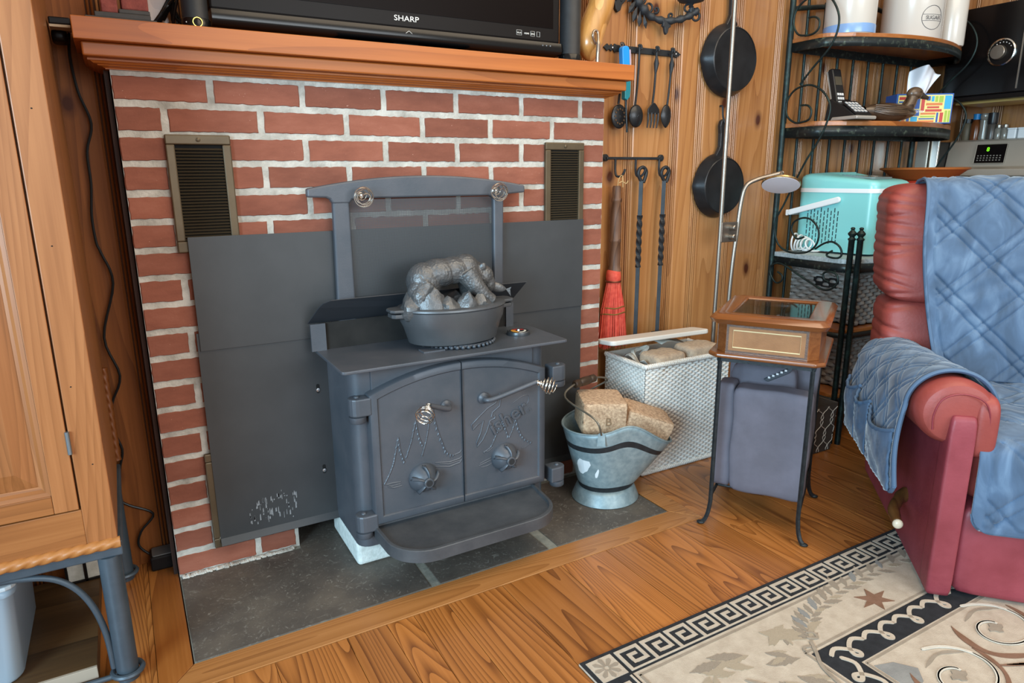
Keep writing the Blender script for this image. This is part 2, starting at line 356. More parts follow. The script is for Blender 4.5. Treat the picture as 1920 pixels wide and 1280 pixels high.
# mantel
m_man = wood('mantel_wood', '#bb6c2e', '#a95d23', '#8a4716', 'x', .8, .45, tint=.05, coat=.0, ring=14, line=.2)
man = struct(MB().box(-.063, 1.517, -.088, WY, 1.405, 1.453).build('trim_mantel', m_man, bevel=.002))
MB().box(-.050, 1.504, -.066, WY, 1.374, 1.4045).build('moulding', m_man, man, bevel=.004, seg=3)
def crown():
    pf = [(-.042, 1.3735), (-.042, 1.366), (-.037, 1.365), (-.031, 1.358), (-.024, 1.356), (-.022, 1.352), (-.014, 1.350), (-.008, 1.345), (-.008, 1.343), (.01, 1.343), (.01, 1.3735)]
    pf = [(y, 1.3735-(1.3735-z)*.62) for y, z in pf]
    A = [(y, y, z) for y, z in pf]; B = [(W_BR-y, y, z) for y, z in pf]; k = MB(); n = len(pf)
    k.add(A+B, [(i, (i+1) % n, n+(i+1) % n, n+i) for i in range(n)]+[tuple(range(n)), tuple(range(2*n-1, n-1, -1))])
    Ab = [(min(y, 0.01), WY, z) for y, z in pf]; Bb = [(W_BR-min(y, .01), WY, z) for y, z in pf]
    k.add(A+Ab, [(i, (i+1) % n, n+(i+1) % n, n+i) for i in range(n)]); k.add(B+Bb, [(i, (i+1) % n, n+(i+1) % n, n+i) for i in range(n)])
    k.build('crown_moulding', m_man, man)
crown()

# ================================================================== vents and heat shield
m_brass = mat('vent_bronze', '#574a38', .45, .5, c2='#665843', nscale=8)
m_dark = mat('dark_gap', '#0b0a09', .9)
def vent(x0, x1, z0, z1, label, lever=False):
    t = thing('wall_vent', label, 'vent', ((x0+x1)/2, -.005, z0), group='bronze wall vents')
    f = .021; y0, y1 = -.0175, -.0045
    k = MB(); k.box(x0, x1, y0, y1, z0, z0+f+.008).box(x0, x1, y0, y1, z1-f-.003, z1).box(x0, x0+f, y0, y1, z0+f+.008, z1-f-.003).box(x1-f, x1, y0, y1, z0+f+.008, z1-f-.003)
    k.build('frame', m_brass, t, bevel=.003)
    MB().box(x0+f, x1-f, -.0065, -.0045, z0+f, z1-f).build('backing', m_dark, t)
    n = int((z1-z0-2*f-.011)/.0078); m = mat('vent_slat', '#584d3d', .35, .5)
    sl = MB().prism([(-.0165, -.0022), (-.0155, -.0028), (-.007, .0018), (-.008, .0026)], x0+f, x1-f, 'x').build('slat', m, t)
    for i in range(n):
        o = sl if i == 0 else sl.copy()
        if i: COL.objects.link(o)
        o.location = (0, 0, z0+f+.012+i*.0078)
    if not lever: MB().lathe([(.0055, 0), (.0055, .002), (.003, .0035)], n=12, M=Matrix.Translation(((x0+x1)/2, -.0175, z1-.012)) @ Matrix.Rotation(PI/2, 4, 'X')).build('screw', m_brass, t, smooth=40)
    if lever:
        k = MB(); k.tube([(x0+.026+.012*math.cos(a*PI/8), -.016, z0+.022+.012*math.sin(a*PI/8)) for a in range(16)], .003, 6, closed=True).build('lever_ring', m_brass, t, smooth=50)
vent(.098, .251, .915, 1.209, 'tall bronze louvred vent on the bricks above the left end of the heat shield')
vent(1.217, 1.371, .91, 1.207, 'bronze louvred vent on the bricks at the right, beside the mesh screen')
vent(.099, .252, .068, .356, 'low bronze vent near the hearth, mostly hidden behind the heat shield', True)
m_shield = mat('shield_steel', '#3d3f41', .5, .35, c2='#484a4c', nscale=3, bump=.03)
t = thing('heat_shield', 'dark grey sheet metal heat shield standing on the bricks behind the wood stove', 'heat shield', (.74, -.016, .08))
MB().box(.122, 1.366, -.026, -.0245, .652, .955).build('upper_sheet', m_shield, t, bevel=.0006)
# lower sheet in two wings, folded lip at the bottom
k = MB(); k.box(.116, .458, -.021, -.0195, .082, .70).box(1.072, 1.366, -.021, -.0195, .082, .70).box(.458, 1.072, -.021, -.0195, .625, .70); lw = k.build('lower_sheet', m_shield, t)
for xa, xb in ((.116, .458), (1.072, 1.366)): MB().prism([(-.021, .096), (-.033, .078), (-.031, .076), (-.019, .094)], xa, xb, 'x').build('folded_lip', m_shield, t)
for z in (.50, .245):
    o = MB().prism(rrect(.4185, .4275, z-.016, z+.012, .0044, 3), -.0222, -.0205, 'y').build('slot', m_dark, t)
    MB().lathe([(.0055, 0), (.0055, .003), (.002, .004)], n=10, M=Matrix.Translation((.423, -.021, z-.006)) @ Matrix.Rotation(PI/2, 4, 'X')).build('screw', mat('zinc', '#b9bcc0', .3, .9), o)
# worn scratch marks, thin paint loss
k = MB(); rr = random.Random(5)
for i in range(70):
    x = rr.uniform(.20, .335); top = .205-abs(x-.285)*.5; z = rr.uniform(.11, top); h = rr.uniform(.003, .022); w = rr.uniform(.0006, .002)
    k.add([(x-w, -.0213, z), (x+w, -.0213, z+.001), (x+w*.7, -.0213, z+h), (x-w*.8, -.0213, z+h*.8)], [(0, 1, 2, 3)])
k.build('scratch_marks', mat('bare_zinc', '#96999c', .55, .3), t, kind='stuff')

# ================================================================== wood stove
blk = mat('painted_concrete', '#c3cdc9', .9, c2='#dfe6e2', nscale=60, bump=.8, bscale=120)
def cblock(x0, x1, y0, y1, h):
    return MB().box(x0, x1, y0, y1, h*0+.0015, h)
tag(cblock(.455, .60, -.212, .05, .078).build('concrete_block', blk, bevel=.012, seg=3), 'white painted concrete block under the left side of the stove', 'block', 'blocks under the stove')
tag(cblock(.93, 1.07, -.19, .05, .078).build('concrete_block', blk, bevel=.012, seg=3), 'concrete block hidden under the right side of the stove', 'block', 'blocks under the stove')
I = iron()
st = thing('wood_stove', 'grey cast iron wood stove with two arched doors, standing on the slate hearth', 'stove', (.765, -.15, .065))
MB().prism([(.455, .08), (.455, -.215)]+arc(.49, -.215, .035, PI, 1.5*PI, 5)[1:]+arc(1.037, -.215, .035, 1.5*PI, 2*PI, 5)+[(1.072, .08)], .079, .613, 'z').build('firebox', I, st, smooth=35)
MB().box(.51, 1.02, -.256, -.245, .12, .612).build('front_frame', I, st, bevel=.002)
MB().prism(rrect(.418, 1.11, -.317, -.028, .012, 3), .6125, .6215, 'z').build('top_plate', I, st, bevel=.0025)
# doors: arched, recessed panel with raised rim
xl, xm, xr = .494, .7665, 1.049; zb, zs, zc = .158, .533, .592
def ztop(x): # arch
    u = (x-xm)/(xr-xm); return zc-(zc-zs)*abs(u)**2.1
def door(x0, x1, label, hside):
    n = 18; ins = .021
    gl = .002
    out = [(x0, zb), (x1, zb)]+[(x1+(x0-x1)*i/n, ztop(x1+(x0-x1)*i/n)) for i in range(n+1)]
    def inset(d):
        # side at the meeting stile keeps no rim
        a = x0+(d if hside < 0 else 0.0005); c = x1-(d if hside > 0 else 0.0005)
        return [(a, zb+d), (c, zb+d)]+[(c+(a-c)*i/n, ztop(c+(a-c)*i/n)-d) for i in range(n+1)]
    L = [(out, -.252), (out, -.281), (inset(.003), -.2845), (inset(ins), -.2845), (inset(ins+.004), -.2795), (inset(ins+.004), -.2795)]
    vs = []; fs = []; m = len(out)
    for ring, y in L: vs += [(x, y, z) for x, z in ring]
    for k_ in range(len(L)-1): fs += [(k_*m+i, k_*m+(i+1) % m, (k_+1)*m+(i+1) % m, (k_+1)*m+i) for i in range(m)]
    fs += [tuple(range((len(L)-1)*m, len(L)*m)), tuple(range(m))]
    return MB().add(vs, fs).build('door', I, st, smooth=50, label=label)
dl = door(xl, xm-.0015, 'arched left stove door with raised fir trees', -1)
dr = door(xm+.0015, xr, 'arched right stove door with raised lettering and trees', 1)
YD = -.2795
def feather(pts, y, w=.006, n=9, seed=1, side=1):
    """jagged branch relief along a line"""
    r = random.Random(seed); P = [Vector((x, y, z)) for x, z in pts]; k = MB()
    S = smoothp(P, 6); k.tube([p+Vector((0, 0, 0)) for p in S], .0023, 6)
    L = len(S)
    for i in range(1, L-1, 2):
        t = (S[i+1]-S[i-1]).normalized(); nrm = Vector((t.z, 0, -t.x))*side
        down = Vector((0, 0, -1)); ln = w*(.6+.6*r.random())*(1.25 if i > L*.0 else 1)
        q = S[i]+nrm*ln*.6+down*ln
        k.tube([S[i], (S[i]+q)/2+Vector((0, -.0012, 0)), q], [.0026, .0024, .0008], 5)
    return k
TL = [([(.525, .275), (.54, .3), (.553, .328), (.559, .35), (.571, .403)], 1), ([(.571, .403), (.576, .36), (.586, .325)], 1), ([(.591, .338), (.609, .386), (.624, .442)], 1), ([(.624, .442), (.631, .396), (.642, .363)], 1),
      ([(.638, .332), (.654, .381), (.666, .436), (.677, .467)], 1), ([(.677, .467), (.685, .418), (.70, .367), (.714, .33), (.738, .315)], 1)]
k = MB()
for i, (p, s_) in enumerate(TL): q = feather(p, YD, seed=i, side=(1 if i % 2 else -1)); k.add(q.v, q.f)
for p in ([(.738, .315), (.755, .318), (.762, .325)], [(.678, .304), (.723, .296), (.755, .3), (.763, .306)], [(.678, .292), (.722, .282), (.755, .287), (.763, .296)], [(.525, .275), (.543, .264), (.571, .264)], [(.534, .264), (.552, .257), (.575, .258)], [(.69, .298), (.72, .29), (.76, .294)], [(.525, .272), (.55, .272), (.572, .270)]):
    k.tube([Vector((x, YD, z)) for x, z in p], [.0016]+[.0027]*(len(p)-2)+[.0016], 5)
k.build('fir_tree_relief', I, dl, smooth=50)
k = MB()
for i, (p, s_) in enumerate([([(.834, .302), (.858, .314), (.874, .341), (.891, .373), (.902, .391)], -1), ([(.902, .391), (.907, .37), (.92, .334)], 1), ([(.923, .333), (.937, .359), (.946, .39)], -1), ([(.946, .39), (.956, .35), (.973, .32), (1.002, .299)], 1)]):
    q = feather(p, YD, seed=20+i, side=s_); k.add(q.v, q.f)
for p in ([(1.002, .299), (.979, .288), (.965, .287)], [(.817, .262), (.841, .267), (.862, .272)], [(.825, .255), (.846, .256), (.865, .262)], [(.82, .268), (.84, .274), (.86, .279)], [(.834, .302), (.85, .302), (.866, .312)]):
    k.tube([Vector((x, YD, z)) for x, z in p], [.0012, .002, .0012], 5)
k.build('fir_tree_relief', I, dr, smooth=50)
# the maker's name, cast in relief: big swash F outline, then the rest
Fo = [(.796, .396), (.822, .417), (.85, .438), (.878, .450), (.884, .466), (.893, .476), (.897, .47), (.893, .452), (.891, .438), (.866, .422), (.862, .41), (.874, .412), (.874, .402), (.858, .398), (.846, .366), (.832, .342), (.813, .324), (.812, .338), (.826, .366), (.836, .402), (.818, .394), (.800, .380)]
MB().tube([Vector((x, YD, z)) for x, z in Fo], .0026, 6, closed=True).build('lettering', I, dr, smooth=50)
ft = text('lettering', 'isher', .068, I, dr, face_y(.928, YD, .377, .43), .0040, .0, .0008)
k = MB(); ring = [(.868, .371), (.90, .386), (.945, .405), (.975, .420), (.990, .434), (.991, .452), (.978, .456), (.962, .452), (.935, .438)]
k.tube(smoothp([Vector((x, YD, z)) for x, z in ring], 4), .0013, 5).build('lettering', I, dr, smooth=50)
k = MB(); k.tube([(.994+.0085*math.cos(a*PI/8), YD, .405+.0085*math.sin(a*PI/8)) for a in range(16)], .0011, 5, closed=True).build('registered_mark', I, dr, smooth=50)
text('registered_mark', 'R', .011, I, dr, face_y(.994, YD, .4015), .0012)
# draft knobs
def draft(x, z, par):
    M = Matrix.Translation((x, YD, z)) @ Matrix.Rotation(PI/2, 4, 'X')
    b = MB().lathe([(.043, 0), (.043, .006), (.040, .010), (.030, .030), (.014, .040), (.001, .041)], n=32, M=M).build('draft_knob', I, par, smooth=40)
    MB().lathe([(.0145, .030), (.0145, .047), (.013, .0485), (.001, .0485)], n=20, M=M).build('hub', I, b, smooth=40)
    MB().lathe([(.0095, .0478), (.0095, .0492), (.001, .0492)], n=18, M=M).build('hub_cap', mat('knob_hole', '#2d3033', .5, .3), b, smooth=40)
    for i in range(5):
        R = M @ Matrix.Rotation(i*2*PI/5+1.35, 4, 'Z')
        def F(u, v): # scooped vane
            r_ = .010+.031*u; ang = (v-.5)*.30*(1-.3*u); h = .043-.018*u+.006*math.sin(PI*u); h *= 1 if v < .99 else 1
            return (r_*math.cos(ang)+0, r_*math.sin(ang)+.012*u*u, h-.010*abs(2*v-1)**2)
        MB().grid(F, 8, 6, M=R).build('vane', I, b, smooth=60, solid=.004)
draft(.639, .268, dl); draft(.904, .274, dr)
m_chr = mat('nickel_wire', '#d9d4cc', .18, 1.0)
def spring(par, p0, dirv, L=.062, R=.025, name='spring_handle'):
    """conical coil of bright wire"""
    d = Vector(dirv).normalized(); q = Vector((0, 0, 1)).rotation_difference(d).to_matrix().to_4x4(); M = Matrix.Translation(p0) @ q
    P = []; turns = 6.5; n = 170
    for i in range(n+1):
        t = i/n; z = L*t
        if t < .25: r = .0075+.002*(t/.25)
        else: s_ = (t-.25)/.75; r = .0095+(R-.0095)*math.sin(min(1, s_/.55)*PI/2) if s_ < .55 else R*math.cos((s_-.55)/.45*PI/2*.80)
        P.append((r*math.cos(2*PI*turns*t), r*math.sin(2*PI*turns*t), z))
    o = MB().tube(P, .0017, 6, M=M).build(name, m_chr, par, smooth=60)
    MB().lathe([(.0062, 0), (.0062, L*.3), (.004, L*.32)], n=10, M=M).build('ferrule', m_chr, o, smooth=40)
    return o
def handle(par, x, z, tip, sp):
    b = MB().lathe([(.018, 0), (.017, .007), (.011, .011), (.009, .016)], n=20, M=Matrix.Translation((x, YD, z)) @ Matrix.Rotation(PI/2, 4, 'X')).build('handle_boss', I, par, smooth=40)
    P = smoothp([(x, YD-.008, z), (x, YD-.026, z), (x+(tip[0]-x)*.18, YD-.036, z+(tip[2]-z)*.12), tip], 5)
    h = MB().tube(P, .0075, 10).build('handle_bar', I, par, smooth=50)
    spring(h, *sp)
handle(dl, .716, .470, (.647, -.33, .497), ((.642, -.333, .499), (-.55, -.72, -.35)))
handle(dr, .835, .473, (.985, -.335, .512), ((.985, -.335, .512), (.68, -.72, -.22)))
# hinges
def hinge(x, z, s_, par):
    c = MB(); w = .024
    xa, xb = (x-.024, x+.034) if s_ > 0 else (x-.034, x+.024)
    pl_ = arc(x, -.262, .024, PI/2, 1.5*PI, 8)+[(xb, -.286), (xb, -.238)] if s_ > 0 else arc(x, -.262, .024, -PI/2, PI/2, 8)+[(xa, -.238), (xa, -.286)]
    c.prism(pl_, z-.026, z+.024, 'z')
    o = c.build('hinge', I, par, bevel=.004)
    MB().lathe([(.021, -.046), (.0235, -.043), (.0235, -.0285), (.021, -.0275)], (x, -.262, z), n=18).box(min(x, x-s_*.014), max(x, x-s_*.014), -.25, -.235, z-.044, z-.03).build('hinge_knuckle', I, o, smooth=40)
    MB().ball((x, -.262, z+.024), (.008, .008, .005), 10, 6).build('hinge_pin', I, o, smooth=60)
hinge(.466, .508, 1, dl); hinge(.466, .168, 1, dl); hinge(1.108, .508, -1, dr); hinge(1.108, .170, -1, dr)
# ash shelf
ash = [(.490, -.25), (.490, -.30)]+arc(.600, -.362, .108, PI*1.03, 1.5*PI, 8)+arc(.902, -.362, .106, 1.5*PI, 2*PI-.06, 8)+[(1.016, -.30), (1.024, -.25)]
cxa, cya = .757, -.345
def sc(P, a, b): return [(cxa+(x-cxa)*a, cya+(y-cya)*b) for x, y in P]
L = [(ash, .116), (ash, .149), (sc(ash, .992, .985), .151), (sc(ash, .965, .915), .151), (sc(ash, .955, .895), .141), (sc(ash, .95, .88), .1405)]
vs = []; fs = []; m = len(ash)
for P, z in L: vs += [(x, y, z) for x, y in P]
for i in range(len(L)-1): fs += [(i*m+j, i*m+(j+1) % m, (i+1)*m+(j+1) % m, (i+1)*m+j) for j in range(m)]
fs += [tuple(range(m)), tuple(range((len(L)-1)*m, len(L)*m))]
MB().add(vs, fs).build('ash_shelf', mat('dusty_iron', '#43464a', .5, .25, c2='#55575a', nscale=9, bump=.15, bscale=150), st, smooth=40)
# rear deflector leaning over the plate, two feet
for xa, xb in ((.405, .447), (1.035, 1.062)): MB().box(xa, xb, -.066, -.059, .6215, .70).build('deflector_foot', I, st)
MB().box(.447, 1.035, -.057, -.054, .6215, .70).build('deflector_back', mat('gap_shade', '#161514', .95, c2='#242220'), st)  # dark plate added to paint the unlit gap under the deflector
T0, T1 = (-.05, .700), (-.118, .772)
k = MB(); A = [(.402, T0), (1.06, T0), (1.082, T1), (.455, T1), (.435, (-.112, .765)), (.424, (-.102, .752))]
f1 = [(x, y, z) for x, (y, z) in A]; nrm = Vector((0, -(.072), -(.068))).normalized()*.0025
k.add(f1+[tuple(Vector(p)-nrm) for p in f1], [tuple(range(6)), tuple(range(11, 5, -1))]+[(i, (i+1) % 6, 6+(i+1) % 6, 6+i) for i in range(6)])
k.build('deflector', mat('deflector_shaded', '#383c42', .4, .35), st)  # darker than the stove iron: shade on its downward face is in the colour

# ================================================================== fire screen
fs_ = thing('fire_screen', 'iron fire screen with wire mesh and two coiled handles, propped behind the stove top', 'fire screen', (.765, -.035, .622))
k = MB(); n = 24; topz = lambda x: 1.072+.033*(1-((x-.772)/.345)**2)
poly = [(.428, 1.049)]+[(.428+(.688)*i/n, topz(.428+.688*i/n)) for i in range(n+1)]+[(1.116, 1.05), (1.055, 1.046), (1.046, 1.042), (1.040, 1.032), (1.004, 1.032), (.998, 1.040), (.985, 1.043), (.565, 1.043), (.552, 1.040), (.545, 1.030), (.497, 1.030), (.490, 1.042), (.480, 1.047)]
k.prism(poly, -.052, -.028, 'y').build('top_rail', I, fs_, bevel=.005)
MB().prism([(.497, 1.05), (.545, 1.05), (.545, .624), (.490, .624)], -.05, -.028, 'y').build('side_rail', I, fs_, bevel=.006, seg=3)
MB().prism([(1.004, 1.05), (1.04, 1.05), (1.034, .624), (1.0, .624)], -.05, -.028, 'y').build('side_rail', I, fs_, bevel=.006, seg=3)
MB().box(.54, 1.006, -.048, -.03, .624, .66).build('bottom_rail', I, fs_, bevel=.003)
m_mesh = mat('screen_wire', '#53575b', .4, .5)
k = MB(); stp = .0042; w = .0008
nx = int((1.004-.545)/stp); nz = int((1.04-.655)/stp)
for i in range(nx+1):
    x = .545+i*stp; k.add([(x-w, -.038, .65), (x+w, -.038, .65), (x+w, -.038, 1.04), (x-w, -.038, 1.04)], [(0, 1, 2, 3)])
for i in range(nz+1):
    z = .655+i*stp; k.add([(.54, -.0383, z-w), (1.008, -.0383, z-w), (1.008, -.0383, z+w), (.54, -.0383, z+w)], [(0, 1, 2, 3)])
k.build('wire_mesh', m_mesh, fs_, kind='stuff')
spring(fs_, (.574, -.05, 1.052), (.0, -1, -.12), .056, .0275)
spring(fs_, (1.004, -.05, 1.058), (0, -1, -.12), .056, .0275)

# ================================================================== steamer pot with bear lid, trivet, thermometer
PX, PY, PZ = .795, -.172, .6215
m_pot = mat('enamel_grey_iron', '#54575a', .38, .45, c2='#63666a', nscale=4, bump=.1, bscale=400)
tv = thing('trivet', 'round beaded iron trivet peeping out under the bear pot', 'trivet', (PX, PY, PZ))
k = MB()
for i in range(40):
    a = i*2*PI/40; k.ball((PX+.02+.105*math.cos(a), PY+.098*math.sin(a), PZ+.006), .0058, 7, 5)
k.tube([(PX+.02+.095*math.cos(i*PI/16), PY+.088*math.sin(i*PI/16), PZ+.006) for i in range(32)], .0055, 6, closed=True); k.build('beaded_ring', I, tv, smooth=60)
MB().box(PX-.10, PX+.12, PY-.006, PY+.006, PZ+.001, PZ+.009).box(PX+.014, PX+.026, PY-.09, PY+.09, PZ+.001, PZ+.009).build('cross_bar', I, tv)
MB().box(PX-.125, PX-.06, PY-.075, PY-.035, PZ, PZ+.004).build('trivet_foot', I, tv)
pt = thing('steamer_pot', 'oval cast iron steamer pot with a bear on its lid, on the stove top', 'pot', (PX, PY, PZ+.012))
z0 = PZ+.012
MB().lathe([(.01, 0), (.128, 0), (.136, .004), (.15, .05), (.158, .066), (.163, .098), (.158, .100), (.01, .098)], (PX, PY, z0), n=48, sy=.70).build('pot_body', m_pot, pt, smooth=35)
for s_ in (-1, 1):
    k = MB().prism([(PX+s_*.150, PY-.034), (PX+s_*.185, PY-.026), (PX+s_*.193, PY-.016), (PX+s_*.193, PY+.016), (PX+s_*.185, PY+.026), (PX+s_*.150, PY+.034)], z0+.083, z0+.095, 'z'); k.build('pot_handle', m_pot, pt, bevel=.003)
LZ = z0+.099
m_bear = mat('cast_bear_iron', '#56585a', .42, .5, c2='#6d6d6d', nscale=40, bump=.6, bscale=160)
lid = MB().lathe([(.01, 0), (.163, 0), (.167, .003), (.165, .008), (.150, .011), (.12, .010), (.01, .008)], (PX, PY, LZ), n=48, sy=.70).build('lid', m_pot, pt, smooth=35)
for s_ in (-1, 1):
    MB().prism([(PX+s_*.155, PY-.036), (PX+s_*.188, PY-.028), (PX+s_*.197, PY-.017), (PX+s_*.197, PY+.017), (PX+s_*.188, PY+.028), (PX+s_*.155, PY+.036)], LZ, LZ+.009, 'z').build('lid_tab', m_pot, lid, bevel=.003)
# rocks, stream
def rock(c, r, seed):
    rr = random.Random(seed); k = MB(); k.ball((0, 0, 0), 1, 18, 11)
    cuts = [(Vector((rr.uniform(-1, 1), rr.uniform(-1, 1), rr.uniform(-.3, 1))).normalized(), rr.uniform(.55, .85)) for _ in range(9)]
    ph = [rr.uniform(0, 6) for _ in range(4)]
    for i, p in enumerate(k.v):
        v = Vector(p)
        for n_, d in cuts:
            q = v.dot(n_)
            if q > d: v -= n_*(q-d)
        f = 1+.05*math.sin(11*v.x+ph[0])*math.sin(13*v.z+ph[1])+.04*math.sin(23*v.y+ph[2]+9*v.z)
        k.v[i] = (c[0]+v.x*r[0]*f, c[1]+v.y*r[1]*f, c[2]+v.z*r[2]*f)
    return k
for i, (c, r) in enumerate([((-.125, -.02, .014), (.046, .042, .050)), ((-.080, -.058, .016), (.046, .036, .052)), ((-.035, -.070, .010), (.036, .030, .034)), ((.012, -.070, .014), (.040, .03, .044)), ((.060, -.064, .012), (.042, .03, .036)), ((.03, .06, .012), (.06, .03, .03)), ((-.08, .05, .014), (.06, .03, .04)), ((.125, .035, .008), (.035, .03, .022))]):
    rock((PX+c[0], PY+c[1], LZ+c[2]), r, i+3).build('rock', m_bear, lid, smooth=24)
# bear: overlapping volumes fused into one continuous surface
B = lambda x, y, z: (PX+x, PY+y, LZ+z)
k = MB()
for c, r in (((-.086, .0, .080), (.052, .046, .054)), ((-.040, .0, .100), (.062, .046, .042)), ((.006, .0, .104), (.056, .044, .040)), ((.044, .0, .104), (.044, .040, .046)), ((.074, .0, .092), (.034, .033, .036)), ((.100, -.004, .082), (.033, .031, .032)), ((.117, -.012, .058), (.019, .018, .026)),
             ((-.110, -.018, .046), (.034, .030, .046)), ((-.112, -.030, .018), (.032, .024, .022)), ((-.098, .026, .030), (.03, .024, .04))):
    k.ball(B(*c), r, 20, 12)
for P_, R_ in (([(.036, -.026, .098), (.056, -.044, .060), (.082, -.052, .030), (.106, -.056, .014)], [.034, .027, .021, .017]), ([(.05, .022, .09), (.062, .034, .05), (.07, .04, .012)], [.03, .022, .017]), ([(-.09, -.02, .07), (-.115, -.034, .04), (-.112, -.04, .012)], [.034, .027, .022])):
    k.tube([B(*p) for p in P_], R_, 14)
for c in ((.090, -.027, .113), (.094, .024, .113)): k.ball(B(*c), (.011, .007, .012), 12, 8)
bear = k.build('bear', m_bear, lid)
rm = bear.modifiers.new('fuse', 'REMESH'); rm.mode = 'VOXEL'; rm.voxel_size = .0025; rm.use_smooth_shade = True
sm = bear.modifiers.new('soften', 'SMOOTH'); sm.factor = .5; sm.iterations = 6
tx_ = bpy.data.textures.new('fur', 'CLOUDS'); tx_.noise_scale = .005; tx_.noise_depth = 2
d_ = bear.modifiers.new('fur', 'DISPLACE'); d_.texture = tx_; d_.strength = .0034; d_.mid_level = .5; d_.texture_coords = 'LOCAL'
# the fish held at the stream
k = MB()
def FI(u, v):
    a = 2*PI*u; x = .062*(v-.5); r = .016*math.sin(PI*min(1, v*.92+.05))**.7
    return Vector(B(.138, -.012, .046))+Vector((x, -.3*x+r*math.cos(a)*.6, r*math.sin(a)-.25*x))
k.grid(FI, 14, 12, close_u=True); q = Vector(B(.138, -.012, .046))+Vector((.031, -.009, -.008)); k.add([q, q+Vector((.016, -.005, .006)), q+Vector((.012, -.005, -.002)), q+Vector((.014, -.005, -.022))], [(0, 1, 2), (0, 2, 3)])
k.build('fish', m_bear, lid, smooth=60)
th = thing('stove_thermometer', 'small round stove thermometer lying on the right of the stove top', 'thermometer', (1.016, -.178, .6215))
MB().lathe([(.036, 0), (.037, .003), (.036, .010), (.033, .0125), (.030, .0105), (.001, .0105)], (1.016, -.178, .6215), n=32).build('case', mat('thermo_case', '#6b7075', .3, .8), th, smooth=35)
dial = MB().lathe([(.030, .0104), (.030, .0112), (.001, .0112)], (1.016, -.178, .6215), n=28).build('dial', mat('dial_black', '#17181a', .4), th)
def wedge(a0, a1, r0, r1, c, z):
    k = MB(); n = 8; P = [(1.016+r1*math.cos(a0+(a1-a0)*i/n), -.178+r1*math.sin(a0+(a1-a0)*i/n)) for i in range(n+1)]+[(1.016+r0*math.cos(a1+(a0-a1)*i/n), -.178+r0*math.sin(a1+(a0-a1)*i/n)) for i in range(n+1)]
    k.prism(P, z, z+.0004, 'z').build('dial_zone', c, dial)
wedge(2.2, 4.2, .010, .024, mat('dial_amber', '#c98c2c', .5), .6328); wedge(.2, 2.1, .010, .024, mat('dial_red', '#a62a28', .5), .6328); wedge(4.3, 6.2, .018, .024, mat('dial_white', '#d8d4c8', .5), .6328)
MB().lathe([(.006, .011), (.005, .016), (.001, .017)], (1.016, -.178, .6215), n=12).build('pointer_boss', mat('zinc', '#b9bcc0', .3, .9), th, smooth=40)

# ================================================================== coal scuttle with fuel bricks
SX, SY = 1.352, -.205
m_galv = mat('galvanised', '#7d9197', .5, .35, c2='#98a9ad', nscale=45, bump=.08, bscale=90)
scu = thing('coal_scuttle', 'galvanised steel coal scuttle with two black bands, beside the stove', 'scuttle', (SX, SY, .0015))
AZ = -.35      # spout heading
def scut(a, t, off=0.0):
    """a: angle, t: 0 bottom .. 1 rim"""
    d = math.cos(a-AZ); sp = max(0, d)**2.2
    rb = .094; rtp = .158+.075*sp
    zr = .285-.085*sp-.012*max(0, -d)+.028*math.exp(-((abs(((a-AZ+PI) % (2*PI))-PI)-1.25)/.5)**2)
    z = .050+(zr-.050)*t; r = rb+(rtp-rb)*t**.92+off
    return (SX+r*math.cos(a)*1.0, SY+r*math.sin(a)*.92, z)
m_gin = mat('scuttle_inside', '#a89f8e', .5, .3)
MB().grid(lambda u, v: scut(2*PI*u, v), 64, 14, close_u=True).build('bucket', m_galv, scu, smooth=60, solid=.0016)
MB().lathe([(.001, .052), (.094, .052)], (SX, SY, .0), n=32, sy=.92, cap=False).build('bucket_floor', m_gin, scu)
MB().lathe([(.117, 0), (.119, .003), (.104, .040), (.094, .052)], (SX, SY, .0015), n=48, sy=.94, cap=False).build('foot_ring', m_galv, scu, smooth=50, solid=.0015)
MB().tube([scut(2*PI*i/72, 1) for i in range(72)], .0036, 6, closed=True).build('rolled_rim', m_galv, scu, smooth=50)
m_blk = mat('black_band', '#1f2326', .5, .2, c2='#2c3236', nscale=40)
MB().grid(lambda u, v: scut(2*PI*u, .70+.085*v, .0018), 64, 2, close_u=True).build('black_band', m_blk, scu, smooth=60)
MB().grid(lambda u, v: scut(2*PI*u, .005+.085*v, .0018), 64, 2, close_u=True).build('black_band', m_blk, scu, smooth=60)
def patch(a0, a1, t0, t1, seed, name):
    rr = random.Random(seed); P = []
    for i in range(14):
        an = 2*PI*i/14; q = .75+.35*rr.random(); P.append(scut((a0+a1)/2+(a1-a0)/2*q*math.cos(an), (t0+t1)/2+(t1-t0)/2*q*math.sin(an)+.05*math.cos(an), .0022))
    MB().add(P, [tuple(range(14))]).build(name, mat('peeled_label', '#d6dde0', .7), scu)
patch(-3.12, -2.62, .30, .58, 2, 'torn_label'); patch(-2.50, -2.36, .28, .42, 4, 'torn_label')
for s_ in (1, -1):
    a = AZ+s_*PI*.62; p = Vector(scut(a, .96, .004)); MB().prism([(-.014, -.03), (.014, -.03), (.011, .012), (0, .02), (-.011, .012)], -.002, .002, 'y', M=Matrix.Translation(p) @ Matrix.Rotation(a-PI/2, 4, 'Z')).build('handle_ear', m_galv, scu)
ea = Vector(scut(AZ+PI*.62, 1.0, .003)); eb = Vector(scut(AZ-PI*.62, 1.0, .003))
h0, h1 = Vector((1.262, -.135, .405)), Vector((1.372, -.105, .405))
wire = smoothp([eb, eb+Vector((-.02, .01, .055)), Vector((1.205, -.165, .375)), h0, h1, Vector((1.43, -.10, .385)), ea+Vector((.02, .0, .05)), ea], 6)
MB().tube(wire, .0035, 7).build('bail_wire', mat('bail_steel', '#7c766a', .4, .7), scu, smooth=50)
